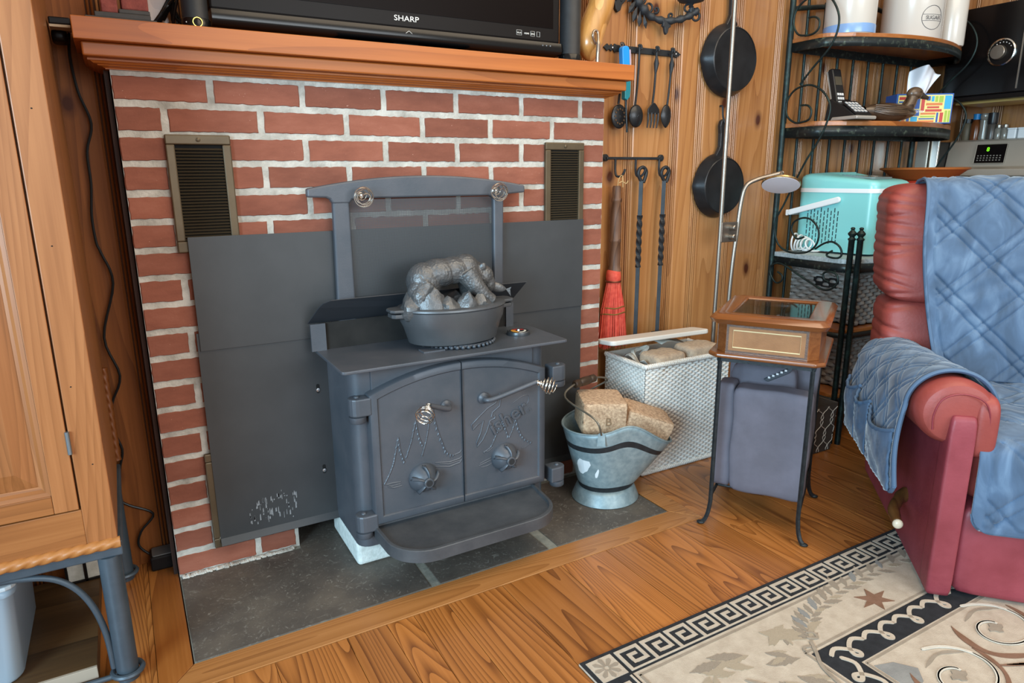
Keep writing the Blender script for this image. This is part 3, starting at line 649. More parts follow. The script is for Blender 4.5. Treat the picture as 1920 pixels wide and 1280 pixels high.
prof = [(.010, 0), (.014, .004), (.014, .024), (.0115, .028), (.0145, .034), (.0155, .055), (.0145, .078), (.0115, .084), (.014, .088), (.014, .106), (.010, .112)]
MB().lathe(prof, n=16, M=Matrix.Translation(h0) @ Vector((0, 0, 1)).rotation_difference((h1-h0).normalized()).to_matrix().to_4x4()).build('wooden_grip', mat('dark_turned_wood', '#3a2c20', .45), scu, smooth=40)
m_saw = mat('pressed_sawdust', '#a3856a', .95, c2='#cfb090', nscale=110, bump=1.0, bscale=260, lo=.38, hi=.62)
def fuel(name, M, sx, sy, sz, label, group):
    def F(q, p): return q+Vector((random.uniform(-.0006, .0006),)*3)
    o = MB().puff(-sx/2, sx/2, -sy/2, sy/2, -sz/2, sz/2, 14, 12, F, M=M).build('fuel_brick', m_saw, None, smooth=45, weld=True)
    return tag(o, label, 'fuel brick', group)
M1 = Matrix.Translation((1.345, -.175, .305)) @ Matrix.Rotation(-.42, 4, 'Z') @ Matrix.Rotation(.05, 4, 'X') @ Matrix.Rotation(.03, 4, 'Y')
fbk = fuel('fuel_brick', M1, .155, .15, .115, 'pressed sawdust fuel brick stamped B standing in the scuttle', 'fuel bricks in the scuttle')
text('stamped_letter', 'B', .042, mat('stamp_shadow', '#8a7055', .95), fbk, M1 @ Matrix.Translation((.012, -.0752, -.022)) @ Matrix.Rotation(PI/2, 4, 'X'), .0012)
M2 = Matrix.Translation((1.494, -.229, .255)) @ Matrix.Rotation(-.42, 4, 'Z') @ Matrix.Rotation(.12, 4, 'X') @ Matrix.Rotation(.36, 4, 'Y')
fuel('fuel_brick', M2, .175, .125, .095, 'pressed sawdust fuel brick tilted over the spout of the scuttle', 'fuel bricks in the scuttle')

# ================================================================== wicker hamper
m_wick = mat('white_wicker', '#cfcdc6', .6, c2='#e3e2dd', nscale=14)
HX0, HX1, HY0, HY1, HZ = 1.562, 1.985, -.152, .082, .432
ham = thing('laundry_hamper', 'white woven wicker hamper full of fuel bricks, between the scuttle and the pine wall', 'hamper', ((HX0+HX1)/2, -.02, 0))
def weave(O, U, V, nrm, nu, nv, amp, per=3):
    O, U, V, nrm = Vector(O), Vector(U), Vector(V), Vector(nrm)
    def F(a, b):
        x = a*nu; y = b*nv; i = int(x-1e-9); j = int(y-1e-9)
        sgn = 1 if (i+j) % 2 == 0 else -1
        h = sgn*math.sin(PI*(x-i))*.9+.55*abs(math.sin(PI*(y-j)))
        return O+U*a+V*b+nrm*(amp*h)
    return F, nu*per, nv*per
for (O, U, nr, nu, nm) in (((HX0, HY0, .012), (HX1-HX0, 0, 0), (0, -1, 0), 26, 'woven_front'), ((HX0, HY1, .012), (0, HY0-HY1, 0), (-1, 0, 0), 18, 'woven_side'), ((HX1, HY0, .012), (0, HY1-HY0, 0), (1, 0, 0), 18, 'woven_side')):
    F, a, c = weave(O, U, (0, 0, HZ-.03), nr, nu, 44, .0034, 4); MB().grid(F, a, c).build(nm, m_wick, ham, smooth=70)
MB().box(HX0+.004, HX1-.004, HY0+.004, HY1, .01, .016).box(HX0+.003, HX1-.003, HY1-.006, HY1, .01, HZ).box(HX0+.003, HX0+.006, HY0+.004, HY1, .01, HZ-.01).box(HX1-.006, HX1-.003, HY0+.004, HY1, .01, HZ-.01).box(HX0+.003, HX1-.003, HY0+.003, HY0+.006, .01, HZ-.01).build('lining', mat('hamper_liner', '#b9b6ae', .8), ham)
def braid(path, r, tw=.017, closed=False):
    P = [Vector(p) for p in path]; k = MB()
    for s_ in (0, 1):
        Q = []; d = 0
        for i in range(len(P)-1):
            L = (P[i+1]-P[i]).length; n = max(2, int(L/.003)); t = (P[i+1]-P[i]).normalized(); nx = Vector((0, 0, 1)); ny = t.cross(nx)
            for j in range(n):
                a = 2*PI*d/tw+s_*PI; Q.append(P[i]+(P[i+1]-P[i])*j/n+(nx*math.cos(a)+ny*math.sin(a))*r*.55); d += L/n
        k.tube(Q, r*.62, 6)
    return k
hp = [(HX0, HY1), (HX0, HY0), (HX1, HY0), (HX1, HY1)]
braid([(x, y, HZ-.008) for x, y in hp], .010).build('braided_rim', m_wick, ham, smooth=60)
braid([(x, y, .009) for x, y in hp], .009).build('braided_base', m_wick, ham, smooth=60)
ML = Matrix.Translation((1.725, .040, HZ+.056)) @ Matrix.Rotation(.0, 4, 'Z') @ Matrix.Rotation(-.10, 4, 'X') @ Matrix.Rotation(.02, 4, 'Y')
MB().prism(rrect(-.245, .245, -.10, .0, .02, 4), -.009, .009, 'z', M=ML).build('lid', mat('hamper_lid_white', '#dcdad4', .45), ham, bevel=.005, seg=3)
def log(x, y, z, sx, sy, sz, rz, label):
    M = Matrix.Translation((x, y, z)) @ Matrix.Rotation(rz, 4, 'Z')
    def F(q, p): return q+Vector((0, 0, .0018*math.sin(130*q.x)*math.sin(110*q.y)))
    return tag(MB().puff(-sx/2, sx/2, -sy/2, sy/2, -sz/2, sz/2, 6, 12, F, M=M).build('fuel_brick', mat('grey_sawdust', '#a29180', .95, c2='#bca890', nscale=80, bump=.9, bscale=230), None, smooth=45, weld=True), label, 'fuel brick', 'fuel bricks in the hamper')
log(1.695, -.092, .41, .155, .115, .09, .06, 'greyish pressed fuel brick in the hamper, the one nearer the scuttle')
log(1.875, -.088, .418, .165, .115, .09, .0, 'greyish pressed fuel brick in the hamper, the one nearer the display table')
tag(MB().box(HX0+.02, HX1-.02, HY0+.02, HY1-.012, .03, .36).build('fuel_stack', m_saw, bevel=.01), 'layer of pressed fuel bricks filling the wicker hamper below the rim', 'fuel')
m_paper = mat('paper', '#c9c6bd', .8, c2='#a9a59a', nscale=40)
k = MB(); k.grid(lambda u, v: (1.58+.035*u, .0-.12*v+.0, .425+.012*math.sin(3*u+2*v)+.01*math.sin(7*v)), 8, 8)
tag(k.build('newspaper', mat('newsprint', '#8d8a84', .85, c2='#c2bfb6', nscale=90), None, smooth=60, solid=.002), 'crumpled newspaper in the left of the hamper', 'newspaper')
k = MB(); k.tube(smoothp([(1.605, -.05, .42), (1.612, -.02, .448), (1.65, -.01, .452), (1.68, -.02, .458), (1.645, -.025, .43)], 5), .009, 4)
tag(k.build('paper_strap', m_paper, None, smooth=40), 'pale paper packing strap curled under the hamper lid', 'strap')
k = MB(); k.grid(lambda u, v: (1.74+.12*u, -.035+.05*v, .463+.008*math.sin(5*u)+.006*v), 8, 4); tag(k.build('paper_sheet', m_paper, None, smooth=50, solid=.001), 'loose grey paper sheet on top of the hamper bricks', 'paper')

# ================================================================== on the mantel
MZ = 1.4535
m_gloss = mat('gloss_black', '#0b0a0b', .2, 0, spec=.35)
m_bezel = mat('bezel_black', '#151110', .4, spec=.15)
tvn = thing('television', 'flat black television standing on the mantel, its lower edge in view', 'television', (.757, .03, MZ))
MB().box(.236, 1.279, .002, .05, 1.512, 2.10).build('bezel', m_bezel, tvn, bevel=.006)
MB().box(.262, 1.253, .0005, .003, 1.555, 2.07).build('screen', mat('screen_dark', '#0d0605', .35, spec=.08), tvn)
MB().prism([(-.012, 1.478), (-.016, 1.49), (-.010, 1.511), (.0, 1.513), (.045, 1.513), (.045, 1.474), (-.004, 1.474)], .238, 1.277, 'x').build('lower_trim', m_gloss, tvn, smooth=50)
MB().box(.56, .96, -.04, .10, MZ, MZ+.006).box(.72, .80, .02, .06, MZ, 1.49).build('stand', m_gloss, tvn, bevel=.003)
m_let = mat('white_print', '#e8e4dc', .5)
text('maker_lettering', 'SHARP', .0205, m_let, tvn, face_y(.757, .0012, 1.531) @ Matrix.Diagonal((1.25, 1, 1, 1)), .0004)
k = MB(); k.tube([(.744, -.0135, 1.494), (.757, -.0145, 1.503), (.770, -.0135, 1.494)], .0007, 4).build('chevron_mark', m_let, tvn)
for x, w, b_ in ((1.128, .018, 'Wi-Fi'), (1.155, .014, 'HDMI'), (1.177, .014, 'DIVX'), (1.198, .011, '')):
    if b_: text('logo', b_, .007, m_let, tvn, face_y(x, .0012, 1.531), .0004)
    k = MB(); k.tube([(x-w/2, .0012, 1.527), (x+w/2, .0012, 1.527), (x+w/2, .0012, 1.541), (x-w/2, .0012, 1.541)], .0005, 4, closed=True)
    if b_ != 'HDMI': k.build('logo_frame', m_let, tvn)
for i in range(3): MB().ball((1.205+i*.014, -.0145, 1.50), .0025, 8, 5).build('indicator', mat('grey_dot', '#7d8286', .3, .4), tvn)
def spk(x, y, r, label, ring):
    t = thing('tower_speaker', label, 'speaker', (x, y, MZ), group='round black speakers beside the television')
    MB().lathe([(r+.002, 0), (r+.003, .004), (r+.001, .012), (r, .014), (r, .62), (r-.006, .626), (.001, .626)], (x, y, MZ), n=32).build('column', mat('speaker_cloth', '#15171a', .55, c2='#1d2024', nscale=40), t, smooth=40)
    MB().lathe([(r+.0035, .002), (r+.0035, .026), (r+.002, .028)], (x, y, MZ), n=32, cap=False).build('base_band', m_gloss, t, smooth=40)
    if ring:
        MB().tube([(x+.0+.0105*math.cos(a*PI/10), y-r-.004, MZ+.017+.0105*math.sin(a*PI/10)) for a in range(20)], .0013, 5, closed=True).build('gold_ring', mat('gold', '#d8b45a', .25, 1), t, smooth=50)
        MB().add([(x-.026, y-r*.75, MZ+.017), (x-.018, y-r*.9, MZ+.022), (x-.018, y-r*.9, MZ+.012)], [(0, 1, 2)]).build('arrow_mark', m_let, t)
spk(.201, -.005, .030, 'round black speaker with a gold ring left of the television', True)
spk(1.318, .0, .034, 'tall round black speaker right of the television', False)
hs_ = thing('block_ornament', 'two rough red blocks on a dark stepped stand at the left end of the mantel', 'ornament', (.03, .0, MZ))
m_st = mat('dark_stand', '#2b2826', .6, c2='#3a3633', nscale=30)
MB().box(-.035, .112, -.045, .07, MZ, MZ+.010).box(-.015, .100, -.035, .06, MZ+.010, MZ+.022).box(.035, .10, -.03, .05, MZ+.022, MZ+.032).build('stepped_base', m_st, hs_, bevel=.002)
m_rb = mat('red_block', '#6d2f2a', .8, c2='#8b443b', nscale=40, bump=.5)
MB().box(.0, .034, -.028, .05, MZ+.022, MZ+.09).build('red_block', m_rb, hs_, bevel=.003); MB().box(.042, .098, -.026, .046, MZ+.032, MZ+.12).build('red_block', m_rb, hs_, bevel=.003)
k = MB()
for s_ in range(5): k.tube(smoothp([(.09+.012*s_, .10, MZ+.01*s_), (.13+.01*s_, .085-.01*s_, MZ+.05+.01*s_), (.16, .09, MZ+.09-.02*s_), (.17+.02*s_, .10, MZ+.012)], 5), .0035, 6)
tag(k.build('cable_tangle', mat('cable_black', '#0e0e0e', .45), None, smooth=50), 'tangle of black cables behind the left speaker on the mantel', 'cable')
rt_ = thing('adapter_box', 'small flat black device with a beige edge hanging off the left end of the mantel', 'device', (-.09, .05, 1.435))
MB().box(-.108, -.065, .0, .10, 1.446, 1.462).build('case', m_bezel, rt_, bevel=.003); MB().box(-.107, -.066, -.001, .05, 1.440, 1.4455).build('beige_edge', mat('beige_plastic', '#a58f72', .5), rt_)
MB().puff(-.109, -.075, .04, .11, 1.415, 1.444, 4, 6).build('plug', m_bezel, rt_, smooth=60, weld=True)
cord = [(-.073, 1.447), (-.079, 1.394), (-.073, 1.312), (-.055, 1.237), (-.073, 1.169), (-.075, 1.09), (-.084, 1.01), (-.083, .943), (-.076, .915), (-.059, .833), (-.098, .691), (-.075, .581), (-.103, .506), (-.112, .438), (-.096, .37), (-.109, .312), (-.117, .228), (-.101, .202), (-.044, .16), (-.08, .114), (-.091, .071), (-.062, .03)]
tag(MB().tube(smoothp([(x, .108, z) for x, z in cord], 5), .0034, 7).build('trailing_cable', mat('cable_black', '#0e0e0e', .45), None, smooth=50), 'black power cord running down the dark pine boards left of the bricks', 'cord')
pw = thing('power_adapter', 'black power adapter box on the floor against the bricks', 'adapter', (-.036, .09, .001))
MB().box(-.068, -.004, .062, .122, .001, .046).build('case', m_bezel, pw, bevel=.006, seg=3)
MB().prism(rrect(-.062, -.010, .066, .118, .006), .046, .049, 'z').build('cover', mat('grey_plastic', '#5a5856', .45), pw)
# wooden carving on the right end of the mantel
m_hon = wood('honey_wood', '#d3a062', '#c08a4a', '#9c6a32', 'z', 1.2, .3, tint=.0, coat=.4, ring=5)
wc = thing('wooden_carving', 'curved honey-coloured wooden carving with a slim metal hook on the right end of the mantel', 'carving', (1.41, .03, MZ))
P = smoothp([(1.418, .02, 1.472), (1.412, .02, 1.50), (1.408, .02, 1.535), (1.425, .02, 1.585), (1.450, .02, 1.64), (1.462, .02, 1.70), (1.455, .02, 1.76)], 5)
R = []
for i in range(len(P)):
    t_ = i/(len(P)-1); R.append(.006+.040*math.sin(min(1, t_/.30)*PI/2)-.006*max(0, t_-.3))
MB().tube(P, R, 18).build('body', m_hon, wc, smooth=60)
MB().tube(smoothp([(1.400, -.028, 1.518), (1.384, -.034, 1.538), (1.390, -.034, 1.556), (1.404, -.034, 1.552), (1.402, -.040, 1.52), (1.399, -.042, 1.48), (1.399, -.042, MZ)], 5), [.004]*20+[.0065]*5+[.006]*6, 8).build('metal_hook', mat('old_silver', '#a09082', .28, .8), wc, smooth=50)

# ================================================================== hung on the pine wall
m_blkiron = mat('black_iron', '#25272a', .5, .4, c2='#303337', nscale=20, bump=.15, bscale=150)
m_cast = mat('seasoned_cast_iron', '#232426', .3, .4, c2='#2f3134', nscale=10, bump=.08, bscale=300)
br = thing('iron_bracket', 'small pointed black iron plate on the pine wall above the mantel end', 'bracket', (1.605, .125, 1.66))
MB().prism([(1.578, 1.74), (1.634, 1.74), (1.634, 1.70), (1.618, 1.686), (1.612, 1.668), (1.600, 1.660), (1.590, 1.670), (1.586, 1.688), (1.574, 1.702)], .115, .1285, 'y').build('plate', m_blkiron, br, bevel=.002)
for x in (1.590, 1.614): MB().ball((x, .115, 1.70), (.005, .003, .005), 8, 5).build('screw', m_blkiron, br)
# scrolled sconce
scn = thing('wall_sconce', 'cast iron scrolled wall sconce with a leafy end at the top of the pine wall', 'sconce', (1.80, .10, 1.61))
m_sco = mat('sconce_iron', '#2f3236', .55, .35, bump=.4, bscale=200)
def ys(x): return .112-.06*max(0, (x-1.74)/.2)
ar = [(1.668, 1.735), (1.688, 1.700), (1.722, 1.672), (1.765, 1.652), (1.812, 1.647), (1.862, 1.655), (1.900, 1.672), (1.925, 1.690)]
MB().tube([(p.x, ys(p.x), p.z) for p in smoothp([(x, 0, z) for x, z in ar], 5)], [.016+.004*math.sin(i*1.6) for i in range(12)]+[.012+.003*math.sin(i*1.6) for i in range(24)], 8).build('arm', m_sco, scn, smooth=60)
def curl(cx, cz, r0, a0, turns, s_, w=.005):
    P = []; n = 22
    for i in range(n+1): t_ = i/n; r = r0*(1-.75*t_); a = a0+s_*turns*2*PI*t_; x = cx+r*math.cos(a); P.append((x, ys(x), cz+r*math.sin(a)))
    return MB().tube(P, [w*(1-.4*i/n) for i in range(n+1)], 6)
for c in ((1.735, 1.690, .022, 3.6, 1.1, 1), (1.765, 1.682, .012, 4.2, 1, 1), (1.822, 1.665, .011, 5, 1, -1), (1.885, 1.690, .022, -1.2, 1.2, 1), (1.915, 1.665, .018, 1.0, 1.1, -1), (1.70, 1.715, .02, 0, 1.1, -1)): curl(*c).build('scroll', m_sco, scn, smooth=60)
for i, (x, z, a, L) in enumerate(((1.672, 1.700, -2.2, .05), (1.680, 1.680, -1.9, .05), (1.695, 1.665, -1.6, .045), (1.715, 1.655, -1.3, .04), (1.665, 1.72, -2.5, .04))):
    d = Vector((math.cos(a), 0, math.sin(a))); n_ = Vector((-d.z, 0, d.x)); o = Vector((x, .11, z))
    MB().add([o+d*-.008, o+n_*L*.16+d*L*.3, o+n_*L*.22+d*L*.62, o+d*L, o-n_*L*.2+d*L*.66, o-n_*L*.16+d*L*.3, o+d*L*.5+Vector((0, -.008, 0))], [(0, 1, 6), (1, 2, 6), (2, 3, 6), (3, 4, 6), (4, 5, 6), (5, 0, 6)]).build('leaf', m_sco, scn, solid=.003)
MB().prism([(1.780, 1.648), (1.828, 1.648), (1.822, 1.635), (1.824, 1.626), (1.814, 1.622), (1.810, 1.606), (1.803, 1.598), (1.797, 1.606), (1.793, 1.622), (1.784, 1.627), (1.787, 1.636)], .085, .098, 'y').build('pendant', m_sco, scn, bevel=.003)
MB().lathe([(.004, 1.676), (.007, 1.684), (.006, 1.694), (.010, 1.698), (.006, 1.702), (.012, 1.709), (.045, 1.717), (.052, 1.725), (.050, 1.730), (.001, 1.726)], (1.897, .065, 0), n=24).build('candle_cup', m_sco, scn, smooth=50)
# utensil bar
ub = thing('utensil_bar', 'black wrought iron bar with pointed ends holding utensils, upper rail on the pine wall', 'rail', (1.73, .12, 1.54))
zz = 1.543
bar = [(1.545, zz), (1.562, zz+.013), (1.570, zz+.006), (1.580, zz+.013), (1.588, zz+.005), (1.594, zz+.015), (1.606, zz+.011), (1.860, zz+.011), (1.868, zz+.014), (1.874, zz+.006), (1.888, zz+.013), (1.912, zz), (1.888, zz-.013), (1.874, zz-.006), (1.868, zz-.014), (1.860, zz-.011), (1.606, zz-.011), (1.594, zz-.015), (1.588, zz-.005), (1.580, zz-.013), (1.570, zz-.006), (1.562, zz-.013)]
MB().prism(bar, .121, .127, 'y').build('bar', m_blkiron, ub, bevel=.0015)
for x in (1.584, 1.885): MB().ball((x, .120, zz), (.004, .003, .004), 8, 5).build('screw', mat('zinc', '#b9bcc0', .3, .9), ub)
for x in (1.62, 1.697, 1.772, 1.848): MB().tube(smoothp([(x, .122, zz), (x, .108, zz-.006), (x, .10, zz), (x, .098, zz+.009)], 4), .003, 6).build('hook', m_blkiron, ub, smooth=50)
def uten(name, label, x, bowl, tw=0):
    t = thing(name, label, 'utensil', (x, .105, 1.30), group='iron utensils on the upper rail')
    P = [(x+tw, .104, 1.548), (x+tw*.9, .104, 1.50), (x+tw*.6, .105, 1.45), (x, .106, 1.40), (x-.004, .108, 1.352)]
    MB().tube(smoothp([(x+tw+.008, .1, 1.543), (x+tw+.006, .102, 1.556), (x+tw-.004, .103, 1.556)]+P, 4), .0042, 8).build('handle', m_blkiron, t, smooth=50)
    return t
def bowlmesh(x, z, rx, rz, dep, point=0):
    def F(u, v):
        a = 2*PI*u; r = v; px = rx*r*math.cos(a); pz = rz*r*math.sin(a)
        if point and math.sin(a) < 0: px *= (1-.45*abs(math.sin(a))**2)
        return (x+px, .103-dep*(1-r*r), z+pz)
    return MB().grid(F, 24, 7, close_u=True)
t = uten('skimmer', 'black iron skimmer with a pierced round blade, half hidden behind the blue lighter', 1.612, 0)
bowlmesh(1.608, 1.308, .035, .042, .006).build('blade', m_cast, t, smooth=60, solid=.003)
k = MB()
for i in range(12): a = i*PI/6; k.lathe([(.0034, -.001), (.0034, .001)], n=7, M=Matrix.Translation((1.608+.021*math.cos(a), .0965, 1.308+.026*math.sin(a))) @ Matrix.Rotation(PI/2, 4, 'X'))
k.build('pierced_holes', mat('pierced', '#5b4128', .8), t)
t = uten('ladle', 'black iron ladle with a round bowl, beside the blue lighter', 1.690, 0, .004); bowlmesh(1.687, 1.312, .033, .040, .012).build('bowl', m_cast, t, smooth=60, solid=.003)
t = uten('serving_fork', 'black iron serving fork with four tines', 1.772, 0, .004)
MB().prism([(1.764, 1.362), (1.776, 1.362), (1.786, 1.352), (1.797, 1.340), (1.799, 1.322), (1.741, 1.322), (1.743, 1.340), (1.754, 1.352)], .100, .105, 'y').build('palm', m_cast, t, bevel=.0015)
for i in range(4): MB().tube([(1.7455+i*.0165, .1025, 1.326), (1.7445+i*.016, .101, 1.30), (1.743+i*.0155, .103, 1.272)], [.0042, .004, .0025], 6).build('tine', m_cast, t, smooth=50)
MB().tube([(1.776, .103, 1.525), (1.776, .103, 1.50), (1.774, .104, 1.465)], [.004, .010, .004], 8).build('grip', m_blkiron, t, smooth=50)
t = uten('serving_spoon', 'black iron serving spoon with a pointed bowl, rightmost on the upper rail', 1.845, 0, .006); bowlmesh(1.833, 1.316, .025, .042, .008, 1).build('bowl', m_cast, t, smooth=60, solid=.003)
MB().tube([(1.852, .103, 1.525), (1.851, .103, 1.50), (1.848, .104, 1.465)], [.004, .010, .004], 8).build('grip', m_blkiron, t, smooth=50)
lt = thing('gas_lighter', 'long gas lighter with bright blue and teal handle, hung on the upper rail', 'lighter', (1.625, .07, 1.26))
m_bl = mat('bright_blue', '#1a8fe0', .35); m_teal = mat('teal_plastic', '#1c8496', .4)
MT = Matrix.Translation((1.606, .078, 1.543)) @ Matrix.Rotation(-.085, 4, 'Y')
MB().prism(rrect(-.020, .012, -.11, .0, .012, 4), -.011, .011, 'y', M=MT).build('handle', m_bl, lt, bevel=.003)
MB().prism(rrect(.0125, .0185, -.108, -.012, .0028, 3), -.009, .009, 'y', M=MT).build('trim_strip', mat('lilac', '#b7a7b8', .4), lt)
MB().prism([(-.014, -.1105), (.014, -.1105), (.012, -.15), (.008, -.17), (-.004, -.182), (-.016, -.176), (-.015, -.15)], -.011, .011, 'y', M=MT).build('grip', m_teal, lt, bevel=.003)
MB().tube([MT @ Vector((-.004, 0, -.178)), MT @ Vector((-.003, 0, -.292))], .0045, 10).build('barrel', m_gloss, lt, smooth=40)
MB().tube([(1.600+.006*math.cos(a), .088, 1.548+.006*math.sin(a)) for a in [i*PI/6 for i in range(12)]], .0012, 5, closed=True).build('hang_ring', m_chr, lt)
# fire tool rail
tr = thing('fire_tool_rail', 'black iron rail with hooks for the fire tools, lower rail on the pine wall', 'rail', (1.70, .12, 1.16))
MB().box(1.562, 1.832, .108, .116, 1.156, 1.166).build('bar', m_blkiron, tr, bevel=.002)
for x in (1.564, 1.832): MB().lathe([(.008, 0), (.013, .004), (.013, .012), (.010, .015)], n=16, M=Matrix.Translation((x, .1285, 1.163)) @ Matrix.Rotation(PI/2, 4, 'X')).build('boss', m_blkiron, tr, smooth=40)
for x in (1.605, 1.702, 1.818): MB().tube(smoothp([(x, .112, 1.158), (x, .112, 1.12), (x, .104, 1.098), (x+.010, .090, 1.096), (x+.018, .082, 1.11), (x+.02, .08, 1.122)], 4), .0045, 7).build('hook', m_blkiron, tr, smooth=50)
def poker(x, label, name):
    t = thing(name, label, 'fire tool', (x, .09, .42), group='black fire tools')
    P = [(x+.0, .088, 1.075), (x-.008, .088, 1.088), (x-.016, .088, 1.104), (x-.010, .088, 1.122), (x+.008, .088, 1.128), (x+.022, .088, 1.115), (x+.020, .088, 1.095), (x+.010, .088, 1.072)]
    MB().tube(smoothp(P, 5), .0068, 8).build('eye', m_blkiron, t, smooth=50)
    MB().tube([(x, .088, 1.078), (x-.001, .088, .95)], .0105, 4).build('upper_shaft', m_blkiron, t)
    tw = MB(); r = .0112; rows = []
    for i in range(41):
        a = i/40*PI*3; z = .95-.20*i/40; rows.append([(x-.001+r*math.cos(a+j*PI/2+PI/4), .088+r*math.sin(a+j*PI/2+PI/4), z) for j in range(4)])
    tw.add([p for rr_ in rows for p in rr_], [(i*4+j, i*4+(j+1) % 4, (i+1)*4+(j+1) % 4, (i+1)*4+j) for i in range(40) for j in range(4)]); tw.build('twisted_shaft', m_blkiron, t)
    MB().tube([(x-.001, .088, .75), (x-.002, .088, .480)], .0105, 4).build('lower_shaft', m_blkiron, t); return t
t = poker(1.712, 'black twisted iron poker nearer the red broom', 'fire_poker'); MB().tube([(1.71, .088, .482), (1.709, .088, .462), (1.716, .080, .452)], [.007, .006, .003], 6).build('tip', m_blkiron, t)
t = poker(1.826, 'black twisted iron fire tool farther from the broom', 'fire_rake'); MB().box(1.80, 1.85, .078, .098, .452, .482).build('blade', m_blkiron, t, bevel=.002)
bm_ = thing('hearth_broom', 'hearth broom with turned wooden handle and red bristles', 'broom', (1.60, .07, .46))
m_bh = wood('broom_handle', '#7d5d45', '#6a4a36', '#4c3222', 'z', 1, .5, tint=0)
hp_ = [(r*1.3, z) for r, z in [(.010, 1.062), (.0125, 1.055), (.0125, 1.02), (.015, 1.014), (.015, 1.006), (.0125, 1.0), (.0155, .95), (.0165, .90), (.0145, .87), (.017, .864), (.017, .856), (.0145, .85), (.0165, .80), (.0150, .77), (.020, .745)]]
MB().lathe([(r, z) for r, z in hp_], (1.598, .090, 0), n=18).build('handle', m_bh, bm_, smooth=40)
m_br = mat('red_bristle', '#c23c2c', .7, c2='#d95a44', nscale=60); 
MB().lathe([(.018, .752), (.026, .745), (.029, .725), (.028, .705), (.026, .70)], (1.594, .090, 0), n=24).build('shoulder', m_br, bm_, smooth=50)
k = MB(); rr = random.Random(3)
for i in range(260):
    a = rr.uniform(0, 2*PI); q = math.sqrt(rr.random()); x0, y0 = 1.594+.024*q*math.cos(a), .090+.020*q*math.sin(a); x1, y1 = 1.598+.072*q*math.cos(a), .090+.026*q*math.sin(a)
    k.tube([(x0, y0, .715), ((x0+x1)/2+.006*math.cos(a)*q, (y0+y1)/2, .60), (x1, y1, .455+rr.uniform(-.012, .02))], [.0028, .0026, .0014], 4)
k.build('bristles', m_br, bm_, smooth=60, kind='stuff')
MB().tube([(1.594+.0295*math.cos(a*PI/10), .090+.0275*math.sin(a*PI/10), .706) for a in range(20)], .0035, 5, closed=True).build('wire_binding', mat('dark_wire', '#6b3a2a', .4, .6), bm_, smooth=50)
for z, r in ((.605, .050), (.582, .055)): MB().tube([(1.597+r*math.cos(a*PI/12), .090+r*.52*math.sin(a*PI/12), z+.002*math.sin(a)) for a in range(24)], .0022, 5, closed=True).build('stitching', mat('olive_thread', '#6e5a1f', .7), bm_)
k = MB(); k.tube(smoothp([(1.594, .082, 1.055), (1.597, .078, 1.085), (1.613, .082, 1.1), (1.602, .062, 1.085), (1.604, .062, 1.057)], 4), .0016, 5); k.tube(smoothp([(1.580, .055, 1.072), (1.595, .055, 1.078), (1.612, .055, 1.07), (1.622, .055, 1.08)], 3), .0016, 5)
k.build('hanging_string', mat('twine', '#c2a372', .8), bm_)
# skillets: bottoms facing the room, handles up
def skillet(cx, cz, r, label, hang):
    t = thing('skillet', label, 'skillet', (cx, .09, cz), group='cast iron skillets on the pine wall')
    def pr_(a): # pour lips at left and right
        return 1+.05*math.exp(-((abs(abs(((a+PI) % (2*PI))-PI)-PI/2*0-PI))/.16)**2)+.05*math.exp(-((((a+PI) % (2*PI))-PI)/.16)**2)
    prof = [(1.0, .0), (1.005, -.004), (.985, -.012), (.86, -.046), (.835, -.048), (.83, -.0455), (.80, -.0455), (.001, -.0455)]
    def F(u, v):
        a = 2*PI*u; i = min(len(prof)-2, int(v*(len(prof)-1))); f = v*(len(prof)-1)-i
        q = prof[i][0]+(prof[i+1][0]-prof[i][0])*f; y = prof[i][1]+(prof[i+1][1]-prof[i][1])*f
        rr_ = r*q*(1+(pr_(a)-1)*max(0, (q-.84)/.16)); return (cx+rr_*math.cos(a), .118+y, cz+rr_*math.sin(a))
    MB().grid(F, 56, 28, close_u=True).build('pan', m_cast, t, smooth=28)
    hw = [(-.034, r*.90), (-.018, r*1.10), (-.011, r*1.22), (-.012, r*1.6), (-.017, r*1.82), (-.012, r*1.98), (0, r*2.03), (.012, r*1.98), (.017, r*1.82), (.012, r*1.6), (.011, r*1.22), (.018, r*1.10), (.034, r*.90)]
    MB().prism([(cx+a, cz+z) for a, z in hw], .098, .115, 'y').build('handle', m_cast, t, bevel=.004, seg=2)
    if hang: MB().tube(smoothp([(cx+.002, .125, cz+r*2.42), (cx+.002, .112, cz+r*2.40), (cx+.001, .105, cz+r*2.1), (cx+.004, .092, cz+r*1.9), (cx+.012, .092, cz+r*1.96)], 4), .004, 6).build('wire_hanger', m_blkiron, t, smooth=50)
skillet(2.150, 1.537, .137, 'larger black cast iron skillet, the upper of the two on the pine wall', False)
skillet(2.136, 1.054, .129, 'smaller black cast iron skillet, the lower one, on a wire hanger', True)
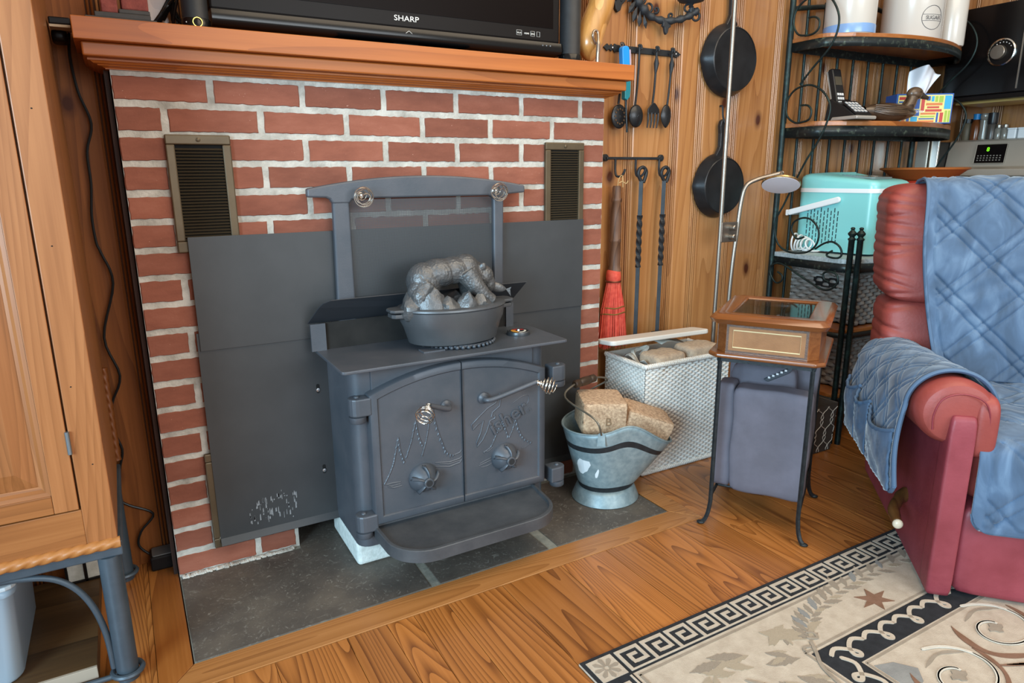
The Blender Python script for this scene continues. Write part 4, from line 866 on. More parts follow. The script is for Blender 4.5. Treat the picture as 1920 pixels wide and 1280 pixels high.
# reading lamp
la = thing('floor_lamp', 'slim brushed steel floor lamp with a tall pole and a bent reading arm', 'lamp', (2.08, .0, 0))
m_stl = mat('brushed_steel', '#9a9288', .36, .9)
MB().lathe([(.11, 0), (.115, .004), (.11, .016), (.02, .02), (.001, .02)], (2.08, .0, .0), n=32).build('base', m_stl, la, smooth=40)
MB().tube([(2.048, .0, .018), (2.052, .0, .9), (2.050, .0, 2.0)], .0085, 12).build('pole', m_stl, la, smooth=50)
MB().tube(smoothp([(2.115, .0, .018), (2.128, .0, .64), (2.147, .0, .883), (2.160, .0, 1.0), (2.176, -.005, 1.055), (2.215, -.02, 1.078), (2.27, -.04, 1.093), (2.318, -.06, 1.105)], 6), .0085, 12).build('reading_arm', m_stl, la, smooth=50)
pl = MB().box(2.050, 2.138, -.010, -.002, .835, .915).build('switch_plate', m_stl, la, bevel=.003)
for z in (.893, .857): MB().lathe([(.010, 0), (.011, .003), (.011, .022), (.008, .025)], n=16, M=Matrix.Translation((2.100, -.010, z)) @ Matrix.Rotation(PI/2, 4, 'X')).build('dimmer_knob', m_stl, pl, smooth=40)
MH = Matrix.Translation((2.285, -.082, 1.060)) @ Matrix.Rotation(-.89, 4, 'Z') @ Matrix.Rotation(-.47, 4, 'X')
MB().tube([(2.312, -.058, 1.104), (2.290, -.072, 1.082)], .009, 10).build('swivel', m_stl, la, smooth=50)
hd = MB().lathe([(.001, .022), (.012, .022), (.014, .014), (.030, .012), (.060, .009), (.073, .004), (.074, -.002), (.072, -.005)], n=40, M=MH, cap=False).build('head', mat('brass_ring', '#c6a877', .25, .9), la, smooth=40)
MB().lathe([(.0715, -.004), (.0715, -.006), (.04, -.009), (.001, -.010)], n=40, M=MH).build('diffuser', mat('frosted_white', '#e9e4ea', .5), hd, smooth=50)

# ================================================================== display table with folded cushions
TR = math.atan2(-.845, .535)
tb = thing('display_table', 'small display table with a glass-topped leather and wood case on thin iron legs', 'table', (1.500, -.519, 0), TR)
m_tw = wood('red_brown_wood', '#8d552b', '#78441f', '#512c14', 'x', 1.2, .25, tint=0, coat=.4, ring=10, line=.12)
m_lea = mat('tan_leather', '#8c6038', .55, c2='#9a6c42', nscale=20, bump=.15, bscale=250)
m_lead = mat('dark_tooled_leather', '#5b463a', .5, c2='#6d564a', nscale=90, bump=.6, bscale=300)
m_leg = mat('iron_leg', '#24282b', .5, .5, c2='#32383b', nscale=60, bump=.3, bscale=200)
def oct_(a, x0, x1, y0, y1): return [(x0+a, y0), (x1-a, y0), (x1, y0+a), (x1, y1-a), (x1-a, y1), (x0+a, y1), (x0, y1-a), (x0, y0+a)]
X0, X1, Y0, Y1 = .012, .300, .0, .352
k = MB().prism(oct_(.028, X0, X1, Y0, Y1), .578, .668, 'z'); k.build('case', m_tw, tb, local=True, bevel=.001)
# leather panels, tooled border, gold line
def panel(side):
    if side == 'front': T = Matrix.Identity(4); w0, w1 = X0+.030, X1-.030
    else: T = Matrix.Translation((X0, 0, 0)) @ Matrix.Rotation(-PI/2, 4, 'Z') @ Matrix.Translation((0, 0, 0)); w0, w1 = -(Y1-.03), -(Y0+.03)
    MB().box(w0, w1, -.0022, .001, .581, .665, M=T).build('leather_panel', m_lead, tb, local=True)
    p2 = MB().box(w0+.007, w1-.007, -.0030, -.001, .587, .659, M=T).build('leather_panel', m_lea, tb, local=True)
    a, c, d, e = w0+.020, w1-.020, .597, .649
    MB().tube([(a, -.0034, d), (c, -.0034, d), (c, -.0034, e), (a, -.0034, e)], .0017, 4, closed=True, M=T).build('gold_line', mat('gold_leaf', '#e6d8ac', .5, .0), p2, local=True)
panel('front'); panel('side')
# top frame with glass
def frame(x0, x1, y0, y1, w, z0, z1, nm, m):
    o = oct_(.022, x0, x1, y0, y1); i_ = oct_(.002, x0+w, x1-w, y0+w, y1-w)
    rows = [([(x, y) for x, y in o], z0), (oct_(.022, x0-.007, x1+.007, y0-.007, y1+.007), (z0+z1)/2), (oct_(.022, x0+.002, x1-.002, y0+.002, y1-.002), z1-.003), (oct_(.02, x0+.012, x1-.012, y0+.012, y1-.012), z1), (i_, z1), (oct_(.002, x0+w+.004, x1-w-.004, y0+w+.004, y1-w-.004), z1-.004), (oct_(.002, x0+w+.004, x1-w-.004, y0+w+.004, y1-w-.004), z0)]
    vs = []; fs = []
    for P, z in rows: vs += [(x, y, z) for x, y in P]
    R = len(rows)
    for r_ in range(R): fs += [(r_*8+j, r_*8+(j+1) % 8, ((r_+1) % R)*8+(j+1) % 8, ((r_+1) % R)*8+j) for j in range(8)]
    return MB().add(vs, fs).build(nm, m, tb, local=True, smooth=50)
frame(-.004, .316, -.016, .368, .050, .669, .697, 'top_frame', m_tw)
k = N('glass_pane'); k.b.inputs['Roughness'].default_value = .03; k.b.inputs['Base Color'].default_value = lin('#2a2419'); k.b.inputs['Specular IOR Level'].default_value = .9; k.b.inputs['Alpha'].default_value = .55; m_gl = k.m
MB().box(.05, .262, .038, .314, .6895, .692).build('glass_pane', m_gl, tb, local=True)
MB().box(.05, .262, .038, .314, .669, .6715).build('display_floor', mat('green_felt', '#3a3526', .9), tb, local=True)
MB().prism(oct_(.026, -.010, .322, -.022, .374), .564, .578, 'z').build('base_moulding', m_tw, tb, local=True, bevel=.006, seg=3)
MB().box(.018, .296, .004, .016, .548, .564).box(.018, .296, .338, .350, .548, .564).box(.018, .03, .004, .35, .548, .564).box(.284, .296, .004, .35, .548, .564).build('iron_apron', m_leg, tb, local=True)
for x, y, dx, dy in ((.026, .010, -1, -1), (.289, .010, 1, -1), (.026, .343, -1, 1), (.289, .343, 1, 1)):
    P = [(x, y, .555), (x, y, .30), (x, y, .10), (x+dx*.001, y+dy*.001, .07), (x+dx*.005, y+dy*.004, .038), (x+dx*.013, y+dy*.010, .014), (x+dx*.022, y+dy*.014, .0062)]
    MB().tube(smoothp(P, 3), .0072, 6).build('leg', m_leg, tb, local=True, smooth=40)
    MB().ball((x+dx*.024, y+dy*.015, .0055), (.013, .010, .0052), 10, 6).build('foot', m_leg, tb, local=True, smooth=60)
for x in (.026, .289): MB().tube([(x, .012, .098), (x, .343, .098)], .005, 6).build('stretcher', m_leg, tb, local=True)
for y in (.10, .20, .30): MB().tube([(.026, y, .098), (.289, y, .098)], .004, 6).build('cross_rail', m_leg, tb, local=True)
m_sued = mat('grey_suede', '#5e5c66', .85, c2='#6d6b77', nscale=7, bump=.12, bscale=160)
cu = thing('folded_cushion', 'folded grey suede cushion under the display table, nearest its front legs', 'cushion', (1.500, -.519, .104), TR)
wob = lambda q, p: q+Vector((.0025*math.sin(31*q.z+9*q.x), .003*math.sin(23*q.z)*math.cos(17*q.x), .002*math.sin(40*q.x)))
MB().puff(.010, .068, .075, .170, .0, .350, 9, 12, wob).build('folded_flap', m_sued, cu, local=True, smooth=50, weld=True)
MB().puff(.064, .296, .060, .145, -.0, .350, 12, 14, wob).build('front_pad', m_sued, cu, local=True, smooth=50, weld=True)
cs = thing('strapped_cushion', 'grey cushion with a buckled strap tucked behind the folded cushion', 'cushion', (1.500, -.519, .104), TR)
MB().puff(.030, .235, .175, .250, .0, .400, 7, 10, wob).build('pad', m_sued, cs, local=True, smooth=50, weld=True)
MB().prism([(.135, .356), (.215, .404), (.222, .398), (.212, .385), (.150, .348)], .166, .245, 'y').build('strap', mat('strap_grey', '#44484f', .8), cs, local=True, bevel=.004)
k = MB()
for i in range(5): k.box(.150+i*.012, .157+i*.012, .164, .1655, .362+i*.0072, .368+i*.0072)
k.build('hook_row', mat('white_hook', '#d3d4d6', .5), cs, local=True)
bp = thing('grey_back_pad', 'flat grey pad with a dark slot handle behind the strapped cushion', 'pad', (1.500, -.519, .104), TR)
MB().puff(.014, .292, .268, .325, .0, .432, 12, 12, wob).build('pad', m_sued, bp, local=True, smooth=50, weld=True)
MB().prism(rrect(.085, .20, .395, .418, .010), .2655, .268, 'y').build('handle_slot', mat('slot_black', '#181a20', .9), bp, local=True)

# ================================================================== baker's rack
RX0, RX1, RYB = 2.478, 3.43, .09
m_rk = mat('verdigris_iron', '#1f2b2b', .45, .55, c2='#35504a', nscale=35, bump=.3, bscale=150, lo=.5, hi=.8)
m_rkb = mat('mottled_band', '#20282a', .4, .3, c2='#6d7c6c', nscale=55, lo=.55, hi=.85)
m_shw = wood('shelf_wood', '#b0713c', '#9a5d2c', '#7d4620', 'x', 1, .3, tint=0, coat=.4, ring=4)
m_gran = mat('granite', '#8f9a9c', .4, c2='#b8c2c4', nscale=90)
rk = thing('bakers_rack', 'green-black wrought iron bakers rack with bowed shelves and scrolls, against the pine wall', 'rack', (2.95, -.05, 0))
MB().tube([(RX0, RYB, 0), (RX0, RYB, 1.95)], .0125, 12).build('post', m_rk, rk, smooth=50)
MB().tube([(RX1, RYB, 0), (RX1, RYB, 1.95)], .0125, 12).build('post', m_rk, rk, smooth=50)
for i in range(8):
    x = 2.578+i*.1095
    MB().tube([(x, RYB+.002, .40), (x, RYB+.002, 1.80)], .0062, 8).build('spindle', m_rk, rk, smooth=50)
MB().tube([(RX0, RYB, 1.755), (2.62, RYB, 1.775), (2.95, RYB, 1.82), (3.29, RYB, 1.775), (RX1, RYB, 1.755)], .010, 8).build('top_rail', m_rk, rk, smooth=50)
def bow(x0, x1, yb, ys_, yf, n=14, rc=.05):
    """shelf outline with bowed front and rounded corners"""
    P = [(x0, yb), (x0, ys_+rc)]+arc(x0+rc, ys_+rc, rc, PI, PI*1.35, 4)
    for i in range(n+1):
        u = i/n; x = x0+rc*.75+(x1-x0-1.5*rc)*u; P.append((x, ys_-(-yf+ys_)*math.sin(PI*u)**.8))
    P += arc(x1-rc, ys_+rc, rc, PI*1.65, 2*PI, 4)+[(x1, ys_+rc), (x1, yb)]
    return P
def shelf(z, t_, ys_, yf, m, zb=None, nm='shelf_board'):
    P = bow(RX0, RX1, RYB-.01, ys_, yf)
    MB().prism(P, z-t_, z, 'z').build(nm, m, rk, bevel=.003)
    zb = zb or .04; k = MB(); n = len(P); Q = [(x*1, y*1) for x, y in P]
    vs = [(x, y, z-t_) for x, y in Q]+[(x, y, z-t_-zb) for x, y in Q]; k.add(vs, [(i, i+1, n+i+1, n+i) for i in range(n-1)])
    k.build('edge_band', m_rkb, rk, solid=.004, smooth=50)
    MB().box(RX0, RX1, RYB-.012, RYB-.004, z-t_-zb, z-t_).build('back_rail', m_rkb, rk)
shelf(1.637, .016, -.10, -.225, m_shw, .034); shelf(1.307, .02, -.10, -.225, m_shw, .040)
shelf(.766, .020, -.285, -.34, m_gran, .034, 'granite_slab'); shelf(.478, .016, -.29, -.31, m_shw, .02); shelf(.20, .016, -.29, -.31, m_shw, .02)
SC1 = [(-.0, 1.704), (-.028, 1.702), (-.051, 1.685), (-.051, 1.656), (-.027, 1.640), (.013, 1.640), (.047, 1.652), (.069, 1.691), (.066, 1.733), (.037, 1.765), (-.02, 1.785), (-.07, 1.775), (-.105, 1.745), (-.132, 1.700), (-.140, 1.66), (-.133, 1.62), (-.115, 1.585), (-.089, 1.555), (-.04, 1.510), (.013, 1.454)]
SC2 = [(.001, 1.372), (-.033, 1.369), (-.053, 1.348), (-.047, 1.316), (-.014, 1.306), (.023, 1.306), (.062, 1.334), (.072, 1.385), (.042, 1.431), (-.005, 1.447), (-.048, 1.444), (-.097, 1.417), (-.132, 1.373), (-.138, 1.332), (-.121, 1.273), (-.09, 1.214), (-.05, 1.152), (-.006, 1.068), (.041, .971), (.073, .911), (.077, .859), (.052, .801), (.005, .775), (-.053, .772), (-.105, .785), (-.139, .821), (-.141, .873), (-.106, .912), (-.061, .92), (-.018, .9), (-.01, .865), (-.039, .832), (-.074, .842)]
SC4 = [(-.133, .797), (-.172, .823), (-.209, .832), (-.244, .815), (-.256, .786), (-.240, .770), (-.202, .770), (-.189, .78), (-.213, .797)]
SC5 = [(.044, .681), (.018, .668), (.02, .643), (.049, .633), (.079, .665), (.081, .701), (.048, .719), (.009, .713), (-.055, .685), (-.127, .655), (-.19, .634), (-.231, .646), (-.252, .679), (-.24, .705), (-.206, .712), (-.183, .7), (-.189, .678), (-.212, .67)]
for X in (RX0, RX1):
    for S_ in (SC1, SC2, SC4, SC5): MB().tube(smoothp([(X+(.012 if X == RX1 else -.012), y, z) for y, z in S_], 4), .0042, 7).build('scroll', m_rk, rk, smooth=60)
fin = [(.0115, 0), (.0115, .845), (.015, .848), (.015, .852), (.010, .856), (.009, .860), (.016, .868), (.017, .873), (.011, .880), (.006, .886), (.009, .891), (.006, .896), (.001, .897)]
for x, y in ((2.455, -.30), (2.472, -.325), (RX1+.01, -.31)): MB().lathe(fin, (x, y, 0), n=16).build('front_post', m_rk, rk, smooth=50)
# canisters on the top shelf
m_cer = mat('white_ceramic', '#cdc8c0', .25, coat=.3)
def canister(x, y, r, h, label):
    t = thing('canister', label, 'canister', (x, y, 1.637), group='white canisters on the top shelf')
    MB().lathe([(r*.96, 0), (r, .006), (r, h), (r*.95, h+.004), (.001, h+.004)], (x, y, 1.6375), n=40).build('jar', m_cer, t, smooth=40); return t
t = canister(2.648, -.055, .096, .26, 'white canister with a blue band, leftmost on the top shelf')
MB().lathe([(.0975, .004), (.0978, .008), (.0978, .034), (.0972, .037)], (2.648, -.055, 1.6375), n=40, cap=False).build('blue_band', mat('pale_blue_glaze', '#7ba0d2', .25, coat=.3), t, smooth=40)
t = canister(3.035, -.075, .118, .30, 'large white canister with a round printed SUGAR badge on the top shelf')
def on_cyl(cx, cy, r, a, z): return (cx+r*math.cos(a), cy+r*math.sin(a), z)
A0 = -1.9
MB().tube([on_cyl(3.035, -.075, .1185, A0+.046/.118*math.cos(q*PI/14), 1.722+.046*math.sin(q*PI/14)) for q in range(28)], .0012, 5, closed=True).build('badge_ring', mat('grey_ink', '#5b5a5c', .6), t)
for dz in (.012, -.012): MB().tube([on_cyl(3.035, -.075, .1185, A0+q*.04, 1.722+dz) for q in range(-9, 10)], .0007, 4).build('badge_line', MC['grey_ink'], t)
text('badge_lettering', 'SUGAR', .021, MC['grey_ink'], t, Matrix.Translation(on_cyl(3.035, -.075, .1195, A0, 1.7145)) @ Matrix.Rotation(A0+PI/2, 4, 'Z') @ Matrix.Rotation(PI/2, 4, 'X'), .0003)
canister(3.262, -.115, .058, .30, 'slim white canister, rightmost on the top shelf')
# cordless phone
Z2 = 1.3075
ph = thing('cordless_phone', 'black and silver cordless phone leaning in its base on the middle shelf', 'phone', (2.62, -.11, Z2), -1.7)
m_pk = mat('phone_black', '#17181a', .35); m_psil = mat('phone_silver', '#c3bfb8', .3, .5)
MB().prism([(-.075, 0), (.085, 0), (.085, .012), (.02, .055), (-.045, .09), (-.06, .088)], -.05, .05, 'y').build('base', m_pk, ph, local=True, bevel=.004)
MB().prism([(-.04, .002), (.092, .002), (.094, .012), (.088, .016), (-.03, .016)], -.054, .054, 'y').build('base_trim', m_psil, ph, local=True, bevel=.003)
MK = Matrix.Translation((.045, -.0, .045)) @ Matrix.Rotation(math.radians(35), 4, 'Y')
MB().box(-.052, .045, -.044, .035, -.002, .004, M=MK).build('key_panel', m_pk, ph, local=True)
MHs = Matrix.Translation((-.018, -.022, .030)) @ Matrix.Rotation(-.30, 4, 'Y')
hs1 = MB().prism(rrect(-.013, .012, .0, .185, .008), -.024, .024, 'y', M=MHs).build('handset', m_pk, ph, local=True, bevel=.004)
MB().prism(rrect(-.0165, -.0125, .004, .18, .0018), -.0255, .0255, 'y', M=MHs).build('silver_back', m_psil, hs1, local=True)
MB().box(.0122, .0130, -.018, .018, .115, .150, M=MHs).build('display', mat('lcd', '#4a4438', .3), hs1, local=True)
m_key = mat('key_white', '#c9c9c9', .5)
for r_ in range(4):
    for c_ in range(3): MB().box(.0122, .0142, -.017+c_*.012, -.008+c_*.012, .02+r_*.017, .030+r_*.017, M=MHs).build('key', m_key, hs1, local=True)
for r_ in range(4):
    for c_ in range(4): MB().box(-.040+r_*.019, -.028+r_*.019, -.040+c_*.018, -.029+c_*.018, .004, .0062, M=MK).build('key', m_key, ph, local=True)
# duck decoy
dk = thing('duck_decoy', 'carved dark wooden duck decoy between the phone and the tissue box', 'decoy', (2.87, -.13, Z2), -.35)
m_dk = wood('duck_wood', '#6b5642', '#4f3d2d', '#2b1f16', 'x', 1.5, .35, tint=0, coat=.3, ring=10)
def DB(u, v):
    a = 2*PI*u; x = -.125+.245*v; w = .052*math.sin(PI*min(1, .06+v*.93))**.62; h = .040*math.sin(PI*min(1, .10+v*.88))**.6
    z = .040+h*math.sin(a)*(1 if math.sin(a) > 0 else .95)+.012*max(0, .25-v)*2; return (x, w*math.cos(a), max(0, z))
MB().grid(DB, 22, 20, close_u=True).build('body', m_dk, dk, local=True, smooth=70)
MB().tube(smoothp([(.075, 0, .055), (.092, 0, .085), (.098, 0, .105)], 4), [.030, .028, .026, .025, .024, .023, .023, .022, .022], 14).build('neck', m_dk, dk, local=True, smooth=60)
hdk = MB().ball((.108, 0, .118), (.036, .024, .027), 18, 12).build('head', m_dk, dk, local=True, smooth=60)
MB().tube([(.132, 0, .116), (.150, 0, .106), (.172, 0, .100)], [.014, .011, .007], 12).build('bill', mat('bill_dark', '#3a332b', .4), hdk, local=True, smooth=60)
for s_ in (-1, 1): MB().ball((.118, s_*.021, .124), .004, 8, 6).build('eye', mat('eye_black', '#0a0a0a', .1), hdk, local=True)
for s_ in (-1, 1):
    for j in range(5): MB().tube(smoothp([(.05, s_*.046, .055-.006*j), (-.02, s_*.053, .062-.009*j), (-.10, s_*.040, .068-.007*j)], 4), .0016, 5).build('feather_groove', m_dk, dk, local=True)
# tissue box
tx = thing('tissue_box', 'tissue box printed with coloured blocks, right of the duck decoy', 'tissue box', (3.11, -.105, Z2), -.60)
MB().box(-.118, .118, -.055, .055, 0, .125).build('carton', mat('carton_blue', '#2a5ca8', .45), tx, local=True, bevel=.0015)
MB().box(-.112, .112, -.0562, -.055, .005, .119).build('print_ground', mat('print_yellow', '#e3d98a', .5), tx, local=True)
cols = {'r': mat('print_red', '#c0443c', .5), 'b': mat('print_blue', '#1d56a8', .5), 'c': mat('print_cyan', '#2fa6d6', .5), 'g': mat('print_green', '#9dbb4a', .5), 'o': mat('print_orange', '#d07a44', .5)}
blocks = [(-.108, -.055, .100, .112, 'r'), (-.108, -.055, .088, .094, 'b'), (-.108, -.055, .072, .084, 'r'), (-.108, -.05, .058, .068, 'g'), (-.108, -.05, .042, .052, 'r'), (-.108, -.092, .010, .036, 'c'), (-.088, -.076, .010, .034, 'o'), (-.070, -.058, .010, .036, 'b'), (-.052, -.024, .010, .030, 'c'), (-.052, -.018, .033, .058, 'b'), (-.05, -.020, .062, .114, 'b'), (-.014, .0, .052, .116, 'r'), (.008, .022, .096, .114, 'b'), (.027, .038, .092, .114, 'c'), (.042, .054, .090, .114, 'g'), (.058, .076, .088, .114, 'g'), (.006, .074, .076, .086, 'o'), (.012, .062, .064, .072, 'r'), (.006, .074, .050, .060, 'r'), (-.012, .05, .038, .046, 'o'), (-.012, .048, .027, .033, 'g'), (-.018, .046, .018, .023, 'b'), (-.022, .046, .006, .014, 'o'), (.054, .062, .006, .046, 'b'), (.068, .082, .006, .046, 'r'), (.082, .110, .060, .116, 'c'), (.088, .098, .006, .054, 'g'), (.102, .110, .006, .054, 'g')]
for x0, x1, z0_, z1_, c_ in blocks: MB().box(x0, x1, -.0568, -.0562, z0_, z1_).build('printed_block', cols[c_], tx, local=True)
text('lettering', 'Kleenex', .020, mat('print_white', '#f2f0ea', .5), tx, Matrix.Translation((-.030, -.0572, .046)) @ Matrix.Rotation(PI/2, 4, 'X'), .0003, local=True)
def TI(u, v):
    x = -.075+.13*u*(.62+.38*v)-.0+.012*v; y = .03*math.sin(7*u+2*v)*(.4+.6*v)+.008*math.sin(15*u); z = .12+v*(.105+.02*math.sin(4*u)); return (x+.02, y, z)
MB().grid(TI, 24, 14).build('tissue', mat('tissue_white', '#eef0f5', .9), tx, local=True, smooth=60, solid=.0008)
# ice maker
Z3 = .7665
im = thing('ice_maker', 'mint green countertop ice maker with a white carry handle on the granite shelf', 'ice maker', (2.76, -.075, Z3), .12)
m_mint = mat('mint_plastic', '#86d2d2', .3, coat=.3); m_wht = mat('white_plastic', '#e9edee', .4)
MB().prism(rrect(-.155, .155, -.175, .165, .035, 5), .008, .255, 'z').build('housing', m_mint, im, local=True, smooth=40)
MB().prism(rrect(-.157, .157, -.177, .167, .036, 5), .255, .272, 'z').build('white_band', m_wht, im, local=True, smooth=40)
def LID(u, v):
    P = rrect(-.155, .155, -.175, .165, .035, 5); n_ = len(P); x, y = P[int(round(u*n_)) % n_]; q = [(1, .272), (1, .282), (.985, .292), (.94, .300), (.85, .306), (.5, .31), (.001, .31)][int(round(v*6))]
    return (x*q[0], (y+.005)*q[0]-.005, q[1]+.028*((y+.175)/.34)*(1 if v > .05 else 0))
MB().grid(LID, 24, 6, close_u=True).build('lid', m_mint, im, local=True, smooth=40)
MB().prism(rrect(-.085, .085, -.10, .045, .02), .318, .326, 'z', M=Matrix.Rotation(.08, 4, 'X')).build('lid_window', mat('smoked_window', '#6f7f80', .15), im, local=True)
for s_ in (-1, 1): MB().tube([(s_*.157, y, .0) for y in (0,)]*1+[(s_*.150, .12, .002)], .006, 6).build('foot', m_pk, im, local=True)
# carry handle: arm on the near side going back and round behind
MB().prism(rrect(-.012, .232, -.0125, .0125, .012, 5), -.172, -.158, 'x', M=Matrix.Translation((0, -.025, .226)) @ Matrix.Rotation(-.27, 4, 'X')).build('carry_handle', m_wht, im, local=True, bevel=.004)
MB().box(-.172, .172, .195, .207, .152, .178).build('carry_handle', m_wht, im, local=True, bevel=.004)
k = MB()
for c_ in range(10):
    for r_ in range(6):
        y = .108-c_*.0150; z = .182-r_*.024-(c_ % 2)*.012; k.box(-.1562, -.1545, y-.0018, y+.0018, z-.009, z+.009)
k.build('vent_slots', mat('slot_dark', '#1d3236', .8), im, local=True)
k = MB()
for i in range(5): k.tube([(2.545+.007*i+(.036-.004*i)*math.cos(a*PI/12), .03-.014*i+.010*math.cos(a*PI/12+i), Z3+.042-.002*i+(.037-.004*i)*math.sin(a*PI/12)) for a in range(24)], .0038, 6, closed=True)
k.tube(smoothp([(2.56, .0, Z3+.008), (2.58, -.04, Z3+.006), (2.62, -.06, Z3+.006)], 4), .0036, 6); k.box(2.62, 2.645, -.07, -.052, Z3+.001, Z3+.014)
tag(k.build('coiled_cord', m_wht, None, smooth=50), 'coiled white power cord lying beside the mint ice maker', 'cord')
tag(MB().box(3.02, 3.36, -.28, .02, Z3, 1.066).build('red_tin', mat('red_tin', '#a0301f', .4), bevel=.01), 'red tin standing under the terracotta bowl on the granite shelf', 'tin')
MB_b = MB().lathe([(.001, .004), (.10, .004), (.105, .0), (.12, .006), (.165, .042), (.178, .046), (.180, .052), (.172, .055), (.16, .050), (.11, .014), (.001, .012)], (3.16, -.14, 1.067), n=40)
tag(MB_b.build('serving_bowl', mat('terracotta_glaze', '#a8612f', .35, coat=.3), None, smooth=35), 'wide shallow terracotta bowl behind the top of the recliner', 'bowl')
# woven baskets
m_bask = mat('grey_brown_rattan', '#6f6962', .5, c2='#8f8b86', nscale=18)
def basket(x0, x1, y0, y1, z0_, z1_, label):
    t = thing('woven_basket', label, 'basket', ((x0+x1)/2, (y0+y1)/2, z0_), group='woven baskets on the rack')
    F, a, c = weave((x0, y0, z0_+.004), (x1-x0, 0, 0), (0, 0, z1_-z0_-.012), (0, -1, 0), int((x1-x0)/.026), int((z1_-z0_)/.017), .0075, 4); MB().grid(F, a, c).build('woven_front', m_bask, t, smooth=70)
    F, a, c = weave((x0, y1, z0_+.004), (0, y0-y1, 0), (0, 0, z1_-z0_-.012), (-1, 0, 0), int((y1-y0)/.030), int((z1_-z0_)/.017), .0075, 4); MB().grid(F, a, c).build('woven_side', m_bask, t, smooth=70)
    MB().box(x0+.004, x1-.004, y0+.004, y1-.004, z0_, z0_+.006).box(x0+.004, x0+.008, y0+.004, y1, z0_, z1_-.008).box(x0+.004, x1, y0+.004, y0+.008, z0_, z1_-.008).box(x1-.008, x1, y0, y1, z0_, z1_-.008).box(x0, x1, y1-.006, y1, z0_, z1_-.008).build('inner_wall', mat('basket_inside', '#3d3833', .9), t)
    braid([(x0, y1, z1_-.006), (x0, y0, z1_-.006), (x1, y0, z1_-.006), (x1, y1, z1_-.006)], .009).build('braided_rim', m_bask, t, smooth=60)
    ym = (y0+y1)/2
    MB().prism(rrect(ym-.075, ym+.045, z1_-.075, z1_-.032, .012), x0-.0045, x0-.001, 'x').build('handle_slot', m_dark, t)
    return t
basket(2.585, 2.98, -.262, .06, .4785, .700, 'grey-brown woven basket with a slot handle on the shelf under the ice maker')
basket(2.575, 2.98, -.262, .06, .2005, .425, 'grey-brown woven basket on the lowest shelf beside the recliner arm')
bn = thing('fabric_bin', 'dark grey fabric bin with a white trellis pattern on the floor behind the display table', 'bin', (2.32, -.26, 0))
def binpt(x, y, z): f = 1+.10*z/.21; return (2.31+(x-2.31)*f, -.25+(y+.25)*f, z)
m_bin = mat('bin_fabric', '#4b4540', .85, bump=.2, bscale=400); c4 = [(2.20, -.345), (2.395, -.345), (2.395, -.13), (2.20, -.13)]
vs = [binpt(x, y, .001) for x, y in c4]+[binpt(x, y, .205) for x, y in c4]+[binpt(2.31+(x-2.31)*.97, -.25+(y+.25)*.97, .203) for x, y in c4]+[binpt(2.31+(x-2.31)*.97, -.25+(y+.25)*.97, .012) for x, y in c4]
fs = [(0, 1, 2, 3)]+[(r_*4+i, r_*4+(i+1) % 4, (r_+1)*4+(i+1) % 4, (r_+1)*4+i) for r_ in range(3) for i in range(4)]+[(12, 13, 14, 15)]
MB().add(vs, fs).build('bin_body', m_bin, bn)
k = MB()
def trel(u0, w0, s_):
    P = []
    for i in range(25): t_ = i/24; P.append((u0+s_*(.028*(.5-.5*math.cos(PI*t_))+.006*math.sin(4*PI*t_)), w0+.075*t_))
    return P
for ux in range(8):
    for wz in range(3):
        for s_ in (1, -1):
            L_ = [(u, w) for u, w in trel(.0+ux*.0285*1, .0+wz*.072, s_) if 0 <= u <= .195 and .004 <= w <= .2]
            if len(L_) < 3 or (ux+wz) % 2: continue
            k.tube([Vector(binpt(2.20+u, -.3455, w))+Vector((0, -.0008, 0)) for u, w in L_], .0016, 4)
            k.tube([Vector(binpt(2.3955, -.345+u, w))+Vector((.0008, 0, 0)) for u, w in L_], .0016, 4)
k.build('trellis_print', mat('trellis_white', '#d6d1c8', .8), bn)

# ================================================================== range, over-range microwave, spice jars
m_ss = mat('stainless', '#b5ada0', .38, .45)
rg = thing('kitchen_range', 'stainless steel kitchen range with a digital display, beyond the bakers rack', 'range', (3.60, -.30, 0))
MB().box(3.49, 3.895, -.66, .10, .0, .905).build('body', mat('range_black', '#0e0f12', .35, spec=.3), rg, bevel=.004)
MB().box(3.485, 3.70, -.665, .105, .905, .92).build('cooktop', m_gloss, rg, bevel=.003)
MB().prism([(3.72, .92), (3.60, 1.085), (3.60, 1.115), (3.76, 1.125), (3.78, 1.250), (3.80, 1.258), (3.895, 1.258), (3.895, .92)], -.66, .10, 'y').build('backguard', m_ss, rg, bevel=.004)
MB().box(3.62, 3.895, .1005, .106, .92, 1.25).build('side_cheek', mat('range_black', '#0e0f12', .35, spec=.3), rg)
MC_ = Matrix.Translation((3.7675, -.11, 1.187)) @ Matrix.Rotation(.158, 4, 'Y')
cp = MB().box(-.006, .004, -.068, .068, -.045, .045, M=MC_).build('control_panel', m_gloss, rg, bevel=.001)
MB().tube([MC_ @ Vector((-.007, y, z)) for y, z in ((-.069, -.046), (.069, -.046), (.069, .046), (-.069, .046))], .0016, 4, closed=True).build('panel_trim', m_ss, cp)
k = N('green_display'); k.b.inputs['Base Color'].default_value = lin('#1c3a10'); k.b.inputs['Emission Color'].default_value = lin('#7fff20'); k.b.inputs['Emission Strength'].default_value = 1.6
text('display_digit', '8', .028, k.m, cp, MC_ @ Matrix.Translation((-.0068, .014, .012)) @ Matrix.Rotation(-PI/2, 4, 'Z') @ Matrix.Rotation(PI/2, 4, 'X'), .0003)
for r_ in range(3):
    for c_ in range(8): MB().box(-.0068, -.006, .055-c_*.0145-.004, .055-c_*.0145+.003, -.012-r_*.011, -.007-r_*.011, M=MC_).build('button_mark', mat('button_grey', '#7a7670', .5), cp)
mw = thing('microwave', 'black over-range microwave with a round silver dial', 'microwave', (3.7, -.35, 1.42))
